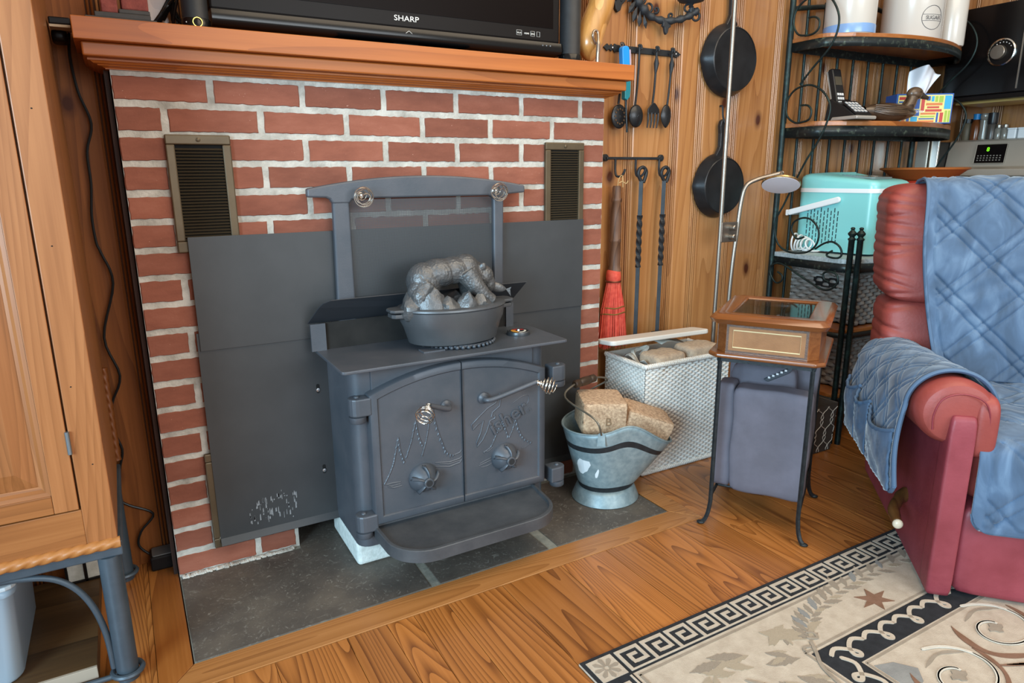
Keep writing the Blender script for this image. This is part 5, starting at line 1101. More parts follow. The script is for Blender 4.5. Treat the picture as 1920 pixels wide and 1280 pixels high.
MB().box(3.515, 3.895, -.75, .022, 1.424, 1.83).build('cabinet', mat('range_black', '#0e0f12', .35, spec=.3), mw, bevel=.004)
MB().box(3.498, 3.514, -.74, .020, 1.445, 1.828).build('door', m_gloss, mw, bevel=.004)
MB().box(3.50, 3.514, -.74, .02, 1.424, 1.442).build('lower_grille', m_bezel, mw, bevel=.002)
MX = Matrix.Translation((3.498, -.222, 1.62)) @ Matrix.Rotation(-PI/2, 4, 'Y')
dl_ = MB().lathe([(.058, 0), (.058, .006), (.053, .008), (.051, .005)], n=40, M=MX, cap=False).build('dial_ring', m_chr, mw, smooth=40)
MB().lathe([(.051, .003), (.001, .003)], n=40, M=MX, cap=False).build('dial_face', m_bezel, dl_)
MB().lathe([(.031, .003), (.030, .02), (.028, .022), (.001, .0225)], n=32, M=MX @ Matrix.Translation((0, .010, 0))).build('dial_knob', m_stl, dl_, smooth=35)
for i in range(7): a = -.9+i*.32; MB().ball(MX @ Vector((.042*math.cos(a), -.042*math.sin(a)*1, .004)), .0025, 6, 4).build('dial_dot', m_key, dl_)
MB().box(3.4955, 3.498, -.305, -.299, 1.46, 1.82).build('door_strip', m_stl, mw)
MB().box(3.56, 3.80, -.72, -.02, 1.414, 1.424).build('vent_light', mat('warm_panel', '#b59a5c', .4), mw)
def jar(name, label, y, prof, m, cap=None, mc=None, cat='jar', x=3.84):
    t = thing(name, label, cat, (x, y, 1.2585), group='jars on the range backguard')
    MB().lathe(prof, (x, y, 1.2585), n=20).build('body', m, t, smooth=40)
    if cap: MB().lathe(cap, (x, y, 1.2585), n=20).build('cap', mc, t, smooth=40)
    return t
k = N('clear_glass'); k.b.inputs['Roughness'].default_value = .08; k.b.inputs['Base Color'].default_value = lin('#b9b4a8'); k.b.inputs['Transmission Weight'].default_value = .6; m_glass = k.m
cyl = lambda r, h: [(r*.9, 0), (r, .004), (r, h-.006), (r*.8, h)]
jar('spice_jar', 'short spice jar with a black lid, leftmost on the range', .058, cyl(.022, .085), mat('dried_herb', '#6b6350', .5), [(.023, .0852), (.023, .105), (.001, .106)], m_pk)
jar('spice_bottle', 'amber bottle with a bright blue cap on the range', .016, [(.022, 0), (.023, .01), (.023, .07), (.019, .085), (.012, .1)], mat('amber', '#6e3d1f', .2), [(.016, .1005), (.017, .128), (.001, .129)], mat('cap_blue', '#1c86c9', .4))
jar('pepper_grinder', 'tall clear pepper grinder beside the blue-capped bottle', -.022, [(.019, 0), (.020, .01), (.017, .05), (.020, .095), (.016, .1)], m_glass, [(.017, .1005), (.021, .11), (.018, .128), (.001, .13)], m_glass)
jar('salt_grinder', 'tall grinder with a big black top on the range', -.060, [(.020, 0), (.021, .01), (.020, .07), (.018, .074)], mat('peppercorn', '#4c4640', .3), [(.021, .0745), (.023, .085), (.022, .128), (.001, .131)], m_pk)
jar('glass_shaker', 'small glass shaker with a steel top, the one nearer the black grinder', -.092, [(.016, 0), (.017, .01), (.017, .045), (.012, .055)], m_glass, [(.013, .0555), (.013, .068), (.001, .072)], m_stl, 'shaker')
jar('glass_shaker', 'small glass shaker with a steel top, the one nearer the white pots', -.122, [(.016, 0), (.017, .01), (.017, .045), (.012, .055)], m_glass, [(.013, .0555), (.013, .068), (.001, .072)], m_stl, 'shaker')
def pot2(y, label):
    t = thing('white_pot', label, 'pot', (3.84, y, 1.2585), group='white pots on the range')
    MB().prism(rrect(3.823, 3.857, y-.019, y+.019, .005), 1.259, 1.302, 'z').build('body', m_wht, t, bevel=.002); MB().prism(rrect(3.821, 3.859, y-.021, y+.021, .005), 1.3022, 1.309, 'z').build('lid', m_wht, t, bevel=.001)
pot2(-.160, 'small square white pot on the range, nearer the glass shakers'); pot2(-.206, 'small square white pot on the range, farther from the shakers')
for i, (x, lab) in enumerate(((3.446, 'aluminium baking sheet standing on edge between rack and range, the wider one'), (3.466, 'aluminium baking sheet standing on edge, the one nearer the range'))):
    tag(MB().prism(rrect(-.02 if i else .02, .075, .0, 1.262, .004), x, x+.010, 'x').build('baking_sheet', m_chr if i else m_ss, None, bevel=.002), lab, 'baking sheet', 'baking sheets by the range')

# ================================================================== recliner
RT = math.radians(-46)
m_red = mat('red_leather', '#8a3a34', .5, c2='#9c4841', nscale=9, bump=.25, bscale=120)
m_redd = mat('red_leather_side', '#7e2f38', .5, c2='#93404a', nscale=7, bump=.25, bscale=110)
rc = thing('recliner', 'red leather recliner with a blue quilted cover over it, at the right of the rug', 'recliner', (1.74, -1.10, .004), RT)
def lo(k, nm, m, sm=60, weld=True, **kw): return k.build(nm, m, rc, local=True, smooth=sm, weld=weld, **kw)
wr = lambda f, a: (lambda q, p: q+Vector((a*.5*math.sin(f*q.z+7*q.x), a*math.sin(f*1.3*q.z+5*q.x)*math.cos(9*q.x), a*.5*math.sin(f*.8*q.x))))
lo(MB().prism([(.0, .012), (.0, .46), (.04, .50), (.75, .50), (.80, .46), (.80, .06), (.77, .012)], .0, .058, 'x'), 'side_panel', m_redd, 30, bevel=.008)
lo(MB().prism([(.0, .012), (.0, .46), (.04, .50), (.75, .50), (.80, .46), (.80, .06), (.77, .012)], .67, .73, 'x'), 'side_panel', m_redd, 30, bevel=.008)
def arm(u0):
    def F(a, v):
        # v along length, a around: puffed roll, gathered at the front
        y = -.014+.74*v; g = min(1, v/.03); r1, r2 = .090*(.86+.14*math.sqrt(max(0, 1-(1-g)**2))), .086*(.86+.14*math.sqrt(max(0, 1-(1-g)**2)))
        an = 2*PI*a; pk = 0.0
        return (u0+(r1+pk)*math.cos(an), y-.012*(1-g)*0, .512-.060*v+(r2+pk)*math.sin(an))
    k = MB().grid(F, 72, 30, close_u=True)
    
    def CAP(a, v):
        p = F(a, 0); q = math.sin(v*PI/2); c_ = Vector((u0, -.014, .512)); d = (Vector(p)-c_)*q; fl = 0.0; return c_+d+Vector((0, -.010*(1-q**3)-fl, 0))
    k.grid(CAP, 72, 10, close_u=True); k.add([F(i/72, 1) for i in range(72)], [tuple(range(72))])
    return k
lo(arm(.015), 'arm_roll', m_red); lo(arm(.715), 'arm_roll', m_red)
lo(MB().puff(-.004, .056, -.040, .03, .012, .512, 12, 12), 'front_post', m_redd); lo(MB().puff(.674, .734, -.040, .03, .012, .505, 12, 12), 'front_post', m_redd)
lo(MB().puff(.062, .672, -.016, .10, .010, .262, 14, 14, wr(20, .002)), 'footrest_panel', m_redd)
lo(MB().puff(.066, .668, -.006, .60, .255, .435, 8, 16, wr(20, .003)), 'seat_cushion', m_red)
lo(MB().box(.06, .67, .08, .78, .02, .26), 'base_box', m_redd, 30, False)
def lean(q): return Vector((q.x, q.y+.22*(q.z-.45), q.z))
rrp = random.Random(4)
RIP = [(z_+rrp.uniform(-.008, .008), rrp.uniform(-.35, .35), rrp.uniform(.05, .15), rrp.uniform(.005, .009)) for z_ in (.46, .50, .55, .60, .64, .705, .74, .775, .82, .855, .89, .94, .965, 1.0, 1.03)]
def backf(q, p):
    # gathered leather: creases running in from the side seam
    f = 0.0; d = abs(q.x+.035)
    for z_, sl, ln, dp in RIP:
        if d < ln: f -= dp*math.exp(-((q.z-z_-sl*(q.x+.035))/.0065)**2)*(1-d/ln)
    f += .002*math.sin(40*q.z+20*q.x)
    return lean(q)+Vector((f*.7*p[0], -f if p[1] < 0 else 0, 0))
lo(MB().puff(-.030, .735, .60, .83, .42, .690, 7, 44, backf), 'lower_back_cushion', m_red)
lo(MB().puff(-.042, .75, .575, .82, .672, 1.065, 8, 64, backf), 'upper_back_cushion', m_red)
lv = lo(MB().tube(smoothp([(.0, .250, .168), (-.025, .215, .163), (-.055, .145, .160), (-.062, .070, .157)], 5), [.019]*5+[.016]*8+[.013]*3, 12), 'lever', wood('lever_wood', '#8a6238', '#6f4a26', '#4c3016', 'y', 1, .4, tint=0))
MB().ball((-.0625, .062, .1568), (.014, .010, .014), 12, 8).build('lever_knob', mat('ivory', '#d9cbb4', .35), lv, local=True, smooth=60)
lo(MB().prism(arc(.30, .30, .29, PI*1.15, PI*1.85, 14)+arc(.30, .30, .262, PI*1.85, PI*1.15, 14), .075, .095, 'x', M=Matrix.Translation((0, .10, .0))), 'rocker_runner', mat('runner_wood', '#6b4a22', .5), 30)

lo(MB().puff(.048, .110, -.030, .09, .395, .56, 4, 10), 'arm_roll_tail', m_red)
lo(MB().tube(smoothp([(-.040, -.026, .47), (-.042, -.028, .51), (-.026, -.028, .552), (.018, -.028, .568), (.066, -.028, .550), (.082, -.028, .50), (.074, -.026, .44)], 5), .0022, 6), 'arm_seam', m_redd)
# blue quilted cover
k = N('blue_plush'); bb = k.b; bb.inputs['Roughness'].default_value = .8; bb.inputs['Sheen Weight'].default_value = .35; bb.inputs['Sheen Roughness'].default_value = .35
nz = k.n('TexNoise', Scale=14, Detail=5, Distortion=1.2); k.l(k.coord((1, 1, .45)), nz.inputs['Vector']); k.l(k.ramp(nz.outputs['Fac'], [(.34, '#40566f'), (.52, '#4d6683'), (.70, '#647e9a')]), bb.inputs['Base Color']); m_plu = k.m
cv = thing('recliner_cover', 'blue quilted plush cover draped over the back, arm and seat of the red recliner', 'chair cover', (1.74, -1.10, 0.0), RT)
def co(k, nm, sol=.006, **kw): return k.build(nm, m_plu, cv, local=True, smooth=75, solid=sol, **kw)
def quilt(a, b, per=.155, dbl=.030, dep=.0075, wd=.0044):
    """double stitched diamonds in metres"""
    h = 0
    for s_ in (1, -1):
        w = (a*.72+s_*b*.72) % per
        for c in (0, dbl): d = min(abs(w-c), per-abs(w-c)); h -= dep*math.exp(-(d/wd)**2)
        d = min(w, per-w); h += .35*dep*math.sin(PI*min(1, max(0, (w-dbl)/(per-dbl))))
    return h
def crease(a, b): return .0022*math.sin(46*a+11*math.sin(9*b)+5*b)*(.5+.5*math.sin(17*b+6*a))+.0016*math.sin(95*a+21*b)
path = [(.79, .78), (.80, .92), (.795, 1.02), (.765, 1.065), (.715, 1.078), (.665, 1.062), (.640, 1.01), (.625, .92), (.605, .80), (.588, .69), (.575, .60), (.560, .52), (.545, .455)]
PB = smoothp([Vector((0, y, z)) for y, z in path], 6)
cum = [0]
for i in range(1, len(PB)): cum.append(cum[-1]+(PB[i]-PB[i-1]).length)
def at(P_, C_, s_):
    L_ = s_*C_[-1]
    for i in range(1, len(P_)):
        if C_[i] >= L_:
            f = (L_-C_[i-1])/(C_[i]-C_[i-1]); t_ = (P_[i]-P_[i-1]).normalized(); return P_[i-1].lerp(P_[i], f), Vector((0, -t_.z, t_.y)), t_
    return P_[-1], Vector((0, -1, 0)), Vector((0, 0, -1))
def BP(u, v):
    p, nr, t_ = at(PB, cum, v); z = p.z; left = .052 if z > .9 else .052+.075*((.9-z)/.45)**1.6
    x = left+(.76-left)*u; a = x; b_ = v*cum[-1]
    q = quilt(a, b_)+crease(a, b_) if u > .04 else -.001
    n_ = Vector((0, -1, .2)).normalized() if v > .35 else (Vector((0, 0, 1)) if v > .22 else Vector((0, 1, 0)))
    bul = -.012*math.sin(PI*min(1, u*1.2)) if v > .35 else 0
    return Vector((x, p.y-.012*(1 if v > .3 else -1)+bul, z+.006))+n_*q
co(MB().grid(BP, 190, 260), 'back_panel')
k = MB().tube([BP(.0, i/80)+Vector((0, -.002, 0)) for i in range(81)], .006, 6); k.build('back_binding', mat('plush_binding', '#506a87', .7), cv, local=True, smooth=60)
# seat panel: along the seat and down the front
ps = [(.55, .455), (.40, .452), (.20, .452), (.05, .450), (-.010, .440), (-.030, .41), (-.034, .34), (-.036, .27), (-.038, .21)]
PS = smoothp([Vector((0, y, z)) for y, z in ps], 6); cs_ = [0]
for i in range(1, len(PS)): cs_.append(cs_[-1]+(PS[i]-PS[i-1]).length)
def SP(u, v):
    p, nr, t_ = at(PS, cs_, v); x0 = .072+.0*v; x = x0+(.66-x0)*u; b_ = v*cs_[-1]
    q = (quilt(x, b_)+crease(x, b_)) if u > .05 and v < .97 else -.001
    zz_ = p.z
    if v > .8: # rounded lower corner
        r_ = .05; d = (v-.8)/.2; c_ = max(0, 1-(x-x0)/r_); zz_ = max(zz_, .21+.0+r_*(1-math.sqrt(max(0, 1-c_*c_))) if c_ > 0 else zz_)
    return Vector((x, p.y-(abs(q)*0), zz_))+Vector((0, -q if v > .5 else 0, q if v <= .5 else 0))
co(MB().grid(SP, 150, 130), 'seat_panel')
# arm panel: over the roll and down the outer side
def AP(u, v):
    # u along the arm (0 front .. 1 back), v from inner side over the top to the outer hem
    y = .045+.63*u; zc_ = .512-.054*u; ang = -.15+v/.62*(PI*1.02) if v < .62 else None
    if v < .62:
        an = -.1+(v/.62)*(PI+.1); x = .015+.098*math.cos(an); z = zc_+.095*math.sin(an)
    else:
        d = (v-.62)/.38; hem = .268-.035*u+.03*max(0, 1-u/.06)**2; ztop_ = zc_; x = -.083-.010*math.sin(PI*d)-.012*d; z = ztop_+(hem-ztop_)*d
        y -= .045*d*(1-u)**2
    b_ = v*.62; q = quilt(y*.9, b_, .085, .02, .0028, .004)+crease(y*.4, b_)*.8
    if u < .03: q = .002
    n_ = Vector((x-.015, 0, z-zc_)).normalized() if v < .62 else Vector((-1, 0, 0))
    return Vector((x, y, z))+n_*(q+.004)
co(MB().grid(AP, 170, 170), 'arm_panel')
MB().tube([AP(0, i/60) for i in range(61)], .0065, 6).build('arm_binding', mat('plush_binding', '#506a87', .7), cv, local=True, smooth=60)
MB().tube([AP(i/60, 1) for i in range(61)], .0065, 6).build('arm_binding', mat('plush_binding', '#506a87', .7), cv, local=True, smooth=60)
def pocket(u0, u1, v0):
    def F(a, b_):
        u = u0+(u1-u0)*a; v = v0+(1-v0)*b_; p = AP(u, v); sag = .024*math.sin(PI*a)*(1-b_); return p+Vector((-.010-.022*(1-b_)*math.sin(PI*a), 0, -sag))
    co(MB().grid(F, 26, 18), 'pocket', .005)
    MB().tube([F(i/24, 0) for i in range(25)], .006, 6).build('pocket_binding', mat('plush_binding', '#506a87', .7), cv, local=True, smooth=60)
pocket(.03, .44, .74); pocket(.46, .70, .72); pocket(.72, .98, .70)

# ================================================================== rug
RZ = .0015
rug = thing('area_rug', 'cream and black area rug with a Greek key border on the wood floor', 'rug', (1.9, -1.5, 0))
m_cream = mat('rug_cream', '#b0a291', .95, c2='#c2b6a5', nscale=30, bump=.5, bscale=500)
m_blackw = mat('rug_black', '#17191d', .95, c2='#24262b', nscale=40, bump=.5, bscale=500)
m_taupe = mat('rug_taupe', '#8d8172', .95, c2='#9c9081', nscale=30, bump=.4, bscale=500)
m_brown = mat('rug_brown', '#75543f', .95, c2='#846350', nscale=30, bump=.4, bscale=500)
m_greyr = mat('rug_grey', '#80807e', .95, c2='#92928f', nscale=30, bump=.4, bscale=500)
m_sand = mat('rug_sand', '#a1937e', .95, c2='#aea08c', nscale=30, bump=.4, bscale=500)
RX_, RY_ = .770, -.868
MB().box(RX_, 3.2, -2.3, RY_, .0008, .0070).build('pile', m_cream, rug, bevel=.003)
zt = .0070
def flat(poly, m, nm, h=.0012, par=None, z=zt): return MB().prism(poly, z-.0005, z+h, 'z').build(nm, m, par or rug, bevel=.0)
BW = .088
flat([(RX_+.002, RY_-.002), (3.198, RY_-.002), (3.198, RY_-BW), (RX_+BW, RY_-BW), (RX_+BW, -2.298), (RX_+.002, -2.298)], m_blackw, 'key_band')
# one Greek key, copied along the band
def keymesh():
    w = .0095; k = MB(); S_ = .074
    path = [(0, 0), (0, .060), (.058, .060), (.058, .016), (.022, .016), (.022, .040), (.040, .040)]
    for (a, b), (c, d) in zip(path, path[1:]):
        x0, x1 = sorted((a, c)); y0, y1 = sorted((b, d)); k.box(x0-w/2, x1+w/2, y0-w/2, y1+w/2, 0, .0014)
    k.box(.0, S_+.001, -w/2, w/2*.0+.0005, 0, .0014)
    return k
key = keymesh().build('greek_key', m_cream, rug); key.location = (RX_+BW+.008, RY_-.078, zt+.001)
for i in range(1, 29):
    o = key.copy(); COL.objects.link(o); o.location = (RX_+BW+.008+i*.0765, RY_-.078, zt+.001)
for i in range(0, 16):
    o = key.copy(); COL.objects.link(o); o.rotation_euler = (0, 0, PI/2); o.location = (RX_+.078, RY_-BW-.078-i*.0765, zt+.001)
# corner flower square
flat([(RX_+.012, RY_-.012), (RX_+BW-.006, RY_-.012), (RX_+BW-.006, RY_-BW+.006), (RX_+.012, RY_-BW+.006)], m_cream, 'corner_square', .0022)
for i in range(8):
    a = i*PI/4; c = (RX_+BW/2+.003, RY_-BW/2-.003); flat([(c[0]+r*math.cos(a+d), c[1]+r*math.sin(a+d)) for r, d in ((.006, -.4), (.028, -.22), (.034, 0), (.028, .22), (.006, .4))], m_taupe, 'petal', .003)
def line(x0, y0, x1, y1, w, m, nm): 
    d = Vector((x1-x0, y1-y0, 0)).normalized(); n_ = Vector((-d.y, d.x, 0))*w/2; flat([(x0-n_.x, y0-n_.y), (x1-n_.x, y1-n_.y), (x1+n_.x, y1+n_.y), (x0+n_.x, y0+n_.y)], m, nm)
e = RX_+BW+.012; f_ = RY_-BW-.012
line(e-.003, f_, 3.19, f_, .007, m_taupe, 'field_line'); line(e, f_, e, -2.29, .007, m_taupe, 'field_line')
# inner black band with cream loops
IX, IY = 1.262, -1.118; IW = .075
flat([(IX, IY), (3.19, IY), (3.19, IY-IW), (IX+IW, IY-IW), (IX+IW, -2.29), (IX, -2.29)], m_blackw, 'inner_band')
line(IX-.012, IY+.010, 3.19, IY+.010, .006, m_taupe, 'field_line'); line(IX-.010, IY+.010, IX-.010, -2.29, .006, m_taupe, 'field_line')
line(IX+IW+.008, IY-IW-.008, 3.19, IY-IW-.008, .006, m_taupe, 'field_line'); line(IX+IW+.008, IY-IW-.008, IX+IW+.008, -2.29, .006, m_taupe, 'field_line')
def ribbon(P, w, m, nm, par=None):
    P = smoothp([Vector((x, y, 0)) for x, y in P], 5); L_ = []; R_ = []
    for i, p in enumerate(P):
        t_ = (P[min(i+1, len(P)-1)]-P[max(i-1, 0)]).normalized(); n_ = Vector((-t_.y, t_.x, 0))*w/2*(1 if 0 < i < len(P)-1 else .4); L_.append(p+n_); R_.append(p-n_)
    n = len(P); h0, h1 = zt-.0005+.0015, zt+.0030
    vs = [(p.x, p.y, h1) for p in L_]+[(p.x, p.y, h1) for p in R_]+[(p.x, p.y, h0) for p in L_]+[(p.x, p.y, h0) for p in R_]
    fs = [(i, i+1, n+i+1, n+i) for i in range(n-1)]+[(2*n+i, 2*n+i+1, i+1, i) for i in range(n-1)]+[(n+i, n+i+1, 3*n+i+1, 3*n+i) for i in range(n-1)]
    return MB().add(vs, fs).build(nm, m, par or rug)
lp = ribbon([(0, -.030), (.030, -.016), (.058, -.034), (.072, -.052), (.064, -.062), (.054, -.052), (.066, -.030), (.098, -.014), (.124, -.030)], .011, m_cream, 'loop_motif'); lp.location = (IX+.03, IY, 0)
for i in range(1, 12): o = lp.copy(); COL.objects.link(o); o.location = (IX+.03+i*.122, IY, 0)
for i in range(0, 6): o = lp.copy(); COL.objects.link(o); o.rotation_euler = (0, 0, -PI/2); o.location = (IX+IW, IY-.04-i*.122, 0)
# leaves
leafm = {}
def leaf(x, y, a, L_, m, nm='leaf', w=.30):
    key_ = (m.name, w)
    if key_ not in leafm:
        k = MB(); P = [(0, .02), (.14, w*.30), (.30, w*.62), (.36, w*.52), (.52, w*.85), (.58, w*.70), (.76, w*.78), (.80, w*.62), (1.0, w*.45), (.84, w*.22), (.74, w*.05), (.66, -w*.16), (.60, -w*.05), (.46, -w*.30), (.40, -w*.18), (.24, -w*.24), (.10, -w*.12)]
        k.prism(P, 0, .0016, 'z'); leafm[key_] = k.build(nm, m, rug); o = leafm[key_]
    else: o = leafm[key_].copy(); COL.objects.link(o)
    o.location = (x, y, zt-.0003+random.uniform(0, .0004)); o.rotation_euler = (0, 0, a); o.scale = (L_, L_, 1)
rr = random.Random(9)
ch = smoothp([Vector(p) for p in ((1.30, -1.085, 0), (1.345, -1.045, 0), (1.43, -1.012, 0), (1.56, -.990, 0), (1.72, -.985, 0), (1.95, -.99, 0), (2.3, -1.03, 0))], 8)
for i in range(0, len(ch)-1, 1):
    t_ = (ch[i+1]-ch[i]).normalized(); a = math.atan2(t_.y, t_.x)
    if i % 2: leaf(ch[i].x, ch[i].y, a+.55+.3*rr.random(), .045+.02*rr.random(), m_taupe if rr.random() < .7 else m_greyr, w=.34)
    else: leaf(ch[i].x, ch[i].y, a-.9+.4*rr.random(), .035+.02*rr.random(), m_taupe if rr.random() < .5 else m_sand, w=.34)
for x, y, a, L_ in ((1.215, -1.002, -.9, .11), (1.235, -1.03, -.5, .085), (1.20, -1.05, .25, .10), (1.17, -1.06, -.9, .06), (1.24, -1.07, .8, .05), (1.12, -1.04, 2.6, .09), (1.10, -1.075, 2.2, .085), (1.06, -1.03, 2.9, .09), (1.05, -1.065, 2.5, .07), (1.14, -1.09, -.4, .09), (1.00, -1.05, -2.6, .11), (1.03, -1.10, -2.1, .10), (1.08, -1.12, -1.7, .12), (1.12, -1.14, -1.4, .12), (1.17, -1.15, -1.1, .10), (.95, -1.10, -2.4, .09)):
    leaf(x, y, a, L_, m_taupe if rr.random() < .5 else m_sand, w=.30); leaf(x+.01, y-.006, a+.35, L_*.7, m_sand, w=.26)
for P, w in (([(1.30, -1.085), (1.275, -1.12), (1.245, -1.16), (1.23, -1.22)], .009), ([(1.30, -1.075), (1.322, -1.088), (1.330, -1.070), (1.315, -1.060)], .007), ([(1.285, -1.10), (1.265, -1.095), (1.255, -1.105)], .007), ([(1.00, -1.10), (1.04, -1.14), (1.06, -1.20)], .007), ([(1.06, -1.10), (1.10, -1.15), (1.13, -1.22)], .007)): ribbon(P, w, m_taupe, 'stem')
st_ = []
for i in range(12): a = i*PI/6+.2; r = (.058, .024)[i % 2]; st_.append((1.588+r*math.cos(a), -1.062+r*.75*math.sin(a)))
flat(st_, m_brown, 'star_motif', .0018)
# rosettes of the centre field
def ell(cx, cy, a, b, rot, n=28, a0=0, a1=2*PI): return [(cx+a*math.cos(t)*math.cos(rot)-b*math.sin(t)*math.sin(rot), cy+a*math.cos(t)*math.sin(rot)+b*math.sin(t)*math.cos(rot)) for t in [a0+(a1-a0)*i/n for i in range(n)]]
m_pale = mat('rug_pale', '#c6c0b2', .95, c2='#d3cec2', nscale=30, bump=.5, bscale=500)
def crescent(cx, cy, a, b, rot, t0, t1, w, m, nm, h=.0022):
    n = 18; o_ = []; i_ = []
    for q in range(n+1):
        f = q/n; t_ = t0+(t1-t0)*f; ww = w*math.sin(PI*f)**.7*(.75+.25*math.sin(9*f)); e0 = ell(cx, cy, a, b, rot, 1, t_, t_+1)[0]; e1 = ell(cx, cy, a-ww, b-ww*.8, rot, 1, t_, t_+1)[0]; o_.append(e0); i_.append(e1)
    flat(o_+i_[::-1], m, nm, h)
for cx, cy in ((1.485, -1.33), (1.735, -1.285), (2.0, -1.34)):
    sp_ = [(cx+r_*math.cos(t_)*1.15, cy+r_*math.sin(t_)*.85) for t_, r_ in [(.4+.35*i, .018+.0043*i) for i in range(22)]]
    ribbon(sp_, .008, m_pale, 'scroll_motif')
    sp2 = [(cx+r_*math.cos(t_)*1.15, cy+r_*math.sin(t_)*.85) for t_, r_ in [(.65+.35*i, .022+.0043*i) for i in range(18)]]
    ribbon(sp2, .0035, m_taupe, 'scroll_motif')
    crescent(cx, cy, .125, .094, .2, 2.2, 4.4, .026, m_brown, 'crescent'); crescent(cx, cy, .128, .096, .2, 4.6, 6.4, .018, m_brown, 'crescent'); crescent(cx+.01, cy, .09, .066, .2, .3, 2.0, .016, m_taupe, 'crescent')
    flat([(cx+r_*math.cos(t_), cy+r_*.7*math.sin(t_)) for t_, r_ in [(i*.524, (.026, .016, .022)[i % 3]) for i in range(12)]], m_taupe, 'rosette_centre', .003)
for i in range(5): ribbon([(1.60+i*.014, -1.36-i*.006), (1.68+i*.012, -1.40-i*.006), (1.78+i*.010, -1.43-i*.004)], .005, m_brown, 'fringe_line')
flat([(1.352, -1.215), (1.40, -1.23), (1.43, -1.27), (1.40, -1.30), (1.352, -1.31)], m_greyr, 'corner_fill'); flat([(1.352, -1.34), (1.40, -1.33), (1.42, -1.38), (1.37, -1.41)], m_greyr, 'corner_fill')

# ================================================================== armoire on an iron stand
m_arm = wood('cedar', '#a76d40', '#945c32', '#70431f', 'z', .9, .42, tint=.06, ring=30, line=.18)
m_armx = wood('cedar_rail', '#a66c3c', '#91592d', '#6e401c', 'x', .9, .42, tint=.06, ring=24, line=.18)
m_std = mat('blue_grey_iron', '#3f4a53', .45, .3, c2='#4c5862', nscale=10, bump=.05)
ax = thing('armoire', 'tall cedar armoire with a panelled door, on a blue-grey iron stand at the left', 'armoire', (-.5, -.14, 0))
AX, AY = -.112, -.40; A0x = -1.05
MB().box(A0x, AX, AY+.022, .10, .352, 2.1).build('carcass', m_arm, ax, bevel=.002)
MB().box(-.168, AX, AY, AY+.022, .352, 2.1).build('stile', m_arm, ax, bevel=.002)
MB().box(A0x, -.168, AY+.001, AY+.022, .352, .4345).build('bottom_rail', m_armx, ax, bevel=.0015)
# door: stile, rail, raised panel
dr_ = MB().box(-.214, -.1715, AY-.001, AY+.021, .4375, 2.05).build('door', m_arm, ax, bevel=.0015)
MB().box(-.60, -.2145, AY-.0005, AY+.021, .4375, .478).build('door_rail', m_armx, dr_, bevel=.0015)
MB().prism([(AY+.002, .478), (AY+.004, .486), (AY+.010, .492), (AY+.012, .498), (AY+.021, .498), (AY+.021, .478)], -.60, -.2145, 'x').build('door_moulding', m_armx, dr_)
MB().prism([(-.2145, AY+.002), (-.222, AY+.004), (-.228, AY+.010), (-.234, AY+.012), (-.234, AY+.021), (-.2145, AY+.021)], .478, 2.05, 'z').build('door_moulding', m_arm, dr_)
pn = [(AY+.013, .498), (AY+.012, .505), (AY+.004, .545)]
vs = [(-.234, AY+.014, .498), (-.60, AY+.014, .498), (-.60, AY+.014, 2.0), (-.234, AY+.014, 2.0), (-.268, AY+.003, .535), (-.60, AY+.003, .535), (-.60, AY+.003, 1.96), (-.268, AY+.003, 1.96)]
MB().add(vs, [(0, 4, 7, 3), (0, 1, 5, 4), (4, 5, 6, 7), (3, 7, 6, 2)]).build('raised_panel', m_arm, dr_)
for z in (.585, 1.55):
    h_ = MB().tube([(-.1698, AY-.004, z-.024), (-.1698, AY-.004, z+.024)], .0042, 10).build('hinge', mat('blued_zinc', '#8b98a0', .35, .8), dr_, smooth=50)
for x, z in ((-.142, .98), (-.138, 1.23), (-.150, .70), (-.135, .53)): MB().ball((x, AY, z), (.0018, .001, .0014), 6, 4).build('nail_hole', m_dark, ax)
def rope(p0, p1, r, par, nm, m):
    p0, p1 = Vector(p0), Vector(p1); L_ = (p1-p0).length; d = (p1-p0).normalized(); a = Vector((0, 0, 1)) if abs(d.z) < .9 else Vector((0, 1, 0)); nx = d.cross(a).normalized(); ny = d.cross(nx); n = int(L_/.0032); m_ = 20; vs = []
    for i in range(n+1):
        for j in range(m_):
            an = 2*PI*j/m_; ph_ = (i*L_/n)/.026*1.0*PI*1+an*1.5; rr_ = r*(.78+.22*abs(math.sin(ph_))); vs.append(p0+d*(i*L_/n)+nx*math.cos(an)*rr_+ny*math.sin(an)*rr_)
    return MB().add(vs, [(i*m_+j, i*m_+(j+1) % m_, (i+1)*m_+(j+1) % m_, (i+1)*m_+j) for i in range(n) for j in range(m_)]+[tuple(range(m_)), tuple(range(n*m_, n*m_+m_))]).build(nm, m, par, smooth=60)
m_rope = wood('rope_wood', '#bf8650', '#a66c38', '#8a5428', 'x', 1, .4, tint=0, ring=3)
rope((A0x, AY-.002, .3465), (AX+.004, AY-.002, .3465), .0125, ax, 'rope_trim', m_rope)
rope((AX+.004, .06, .36), (AX+.004, .06, .62), .009, ax, 'rope_trim', wood('rope_wood_side', '#8a5428', '#74421d', '#552c12', 'z', 1, .4, tint=0, ring=3))
MB().box(A0x, AX+.006, AY+.002, AY+.026, .312, .334).box(AX-.020, AX+.006, AY+.026, .10, .312, .334).box(A0x, AX, .076, .10, .312, .334).build('stand_rail', m_std, ax, bevel=.003)
for x, y in ((-.134, AY+.020), (-.134, .07)):
    MB().tube([(x, y, .0), (x, y, .312)], .0225, 20).build('leg', m_std, ax, smooth=50)
    MB().tube([(x+.030*math.cos(i*PI/12), y+.030*math.sin(i*PI/12), .020) for i in range(24)], .0062, 7, closed=True).build('leg_ring', m_std, ax, smooth=50)
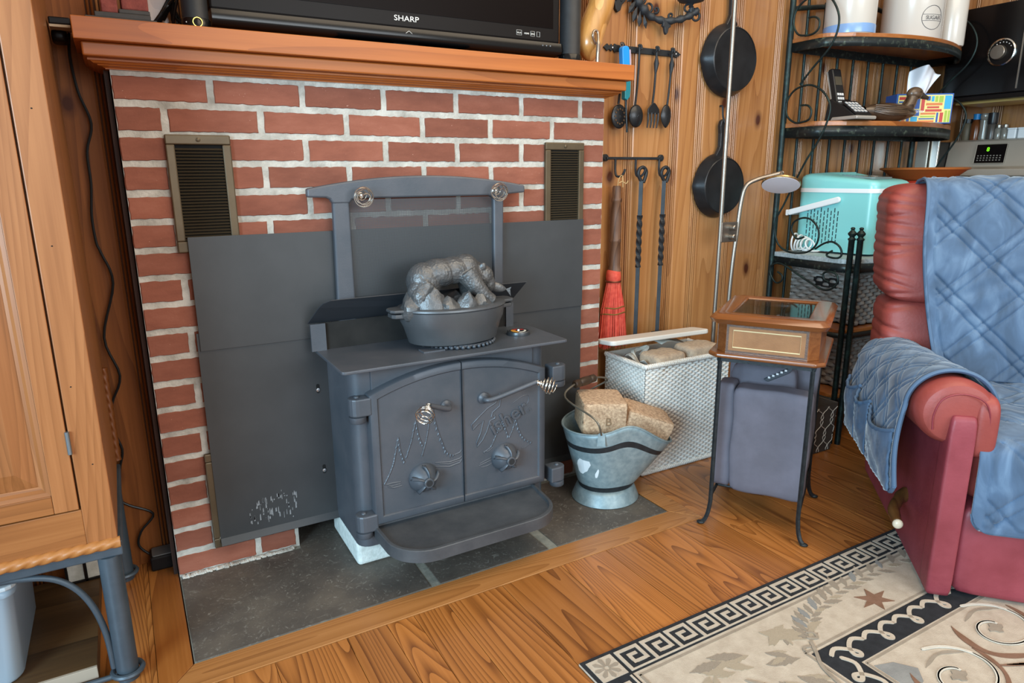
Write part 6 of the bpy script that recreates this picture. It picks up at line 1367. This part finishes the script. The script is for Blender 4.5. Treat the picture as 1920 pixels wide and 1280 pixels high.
MB().tube(smoothp([(-.159, AY+.020, .035), (-.163, AY+.020, .12), (-.178, AY+.020, .195), (-.205, AY+.020, .252), (-.245, AY+.020, .288), (-.30, AY+.020, .303), (-.37, AY+.020, .308)], 5), .0068, 8).build('curved_brace', m_std, ax, smooth=50)
MB().tube([(-.155, AY+.012, .018), (-.40, AY+.012, .018), (-1.0, AY+.012, .018)], .0062, 8).build('lower_bar', m_std, ax, smooth=50)
pf = thing('low_platform', 'worn low wooden platform with a pale front edge under the armoire', 'platform', (-.55, -.13, 0))
MB().box(-.95, -.192, -.358, .08, .001, .040).build('board', wood('worn_board', '#5f4628', '#4b3620', '#332414', 'x', .8, .5, tint=0, ring=6), pf, bevel=.001)
MB().box(-.95, -.192, -.366, -.3585, .012, .0405).build('edge_strip', mat('pale_edge', '#a09484', .6), pf, bevel=.001)
k = N('milky_plastic'); k.b.inputs['Base Color'].default_value = lin('#a9bccb'); k.b.inputs['Roughness'].default_value = .35; k.b.inputs['Transmission Weight'].default_value = .25; m_mil = k.m
pb = thing('storage_bin', 'milky plastic storage bin standing on the low platform under the armoire', 'storage bin', (-.5, -.2, .041))
def bnp(s_, z): return [(x, y, z) for x, y in rrect(-.70-s_*.004, -.336+s_*.014, -.335-s_*.004, -.02, .03, 4)]
L_ = [(0, .043), (.4, .05), (1, .245), (1.4, .247), (1.4, .262)]; vs = []; fs = []
for s_, z in L_: vs += bnp(s_, z)
m_ = len(vs)//len(L_)
for i in range(len(L_)-1): fs += [(i*m_+j, i*m_+(j+1) % m_, (i+1)*m_+(j+1) % m_, (i+1)*m_+j) for j in range(m_)]
fs += [tuple(range(m_))]
MB().add(vs, fs).build('tub', m_mil, pb, smooth=50, solid=.002)
MB().prism([(x, y) for x, y, z in bnp(1.8, 0)], .262, .272, 'z').build('lid', mat('bin_lid', '#c2ccd2', .4), pb, bevel=.003)
wr_ = thing('wire_rack', 'small black rack holding two paper packets behind the armoire stand', 'rack', (-.235, .05, .041))
for x0 in (-.262, -.221): MB().box(x0, x0+.036, .04, .044, .046, .10, M=None).build('packet', m_paper, wr_)
for x0 in (-.268, -.224, -.184): MB().box(x0, x0+.006, .034, .05, .041, .125).build('upright', m_bezel, wr_)
MB().box(-.268, -.178, .034, .05, .120, .126).box(-.268, -.178, .034, .05, .041, .046).build('crossbar', m_bezel, wr_)
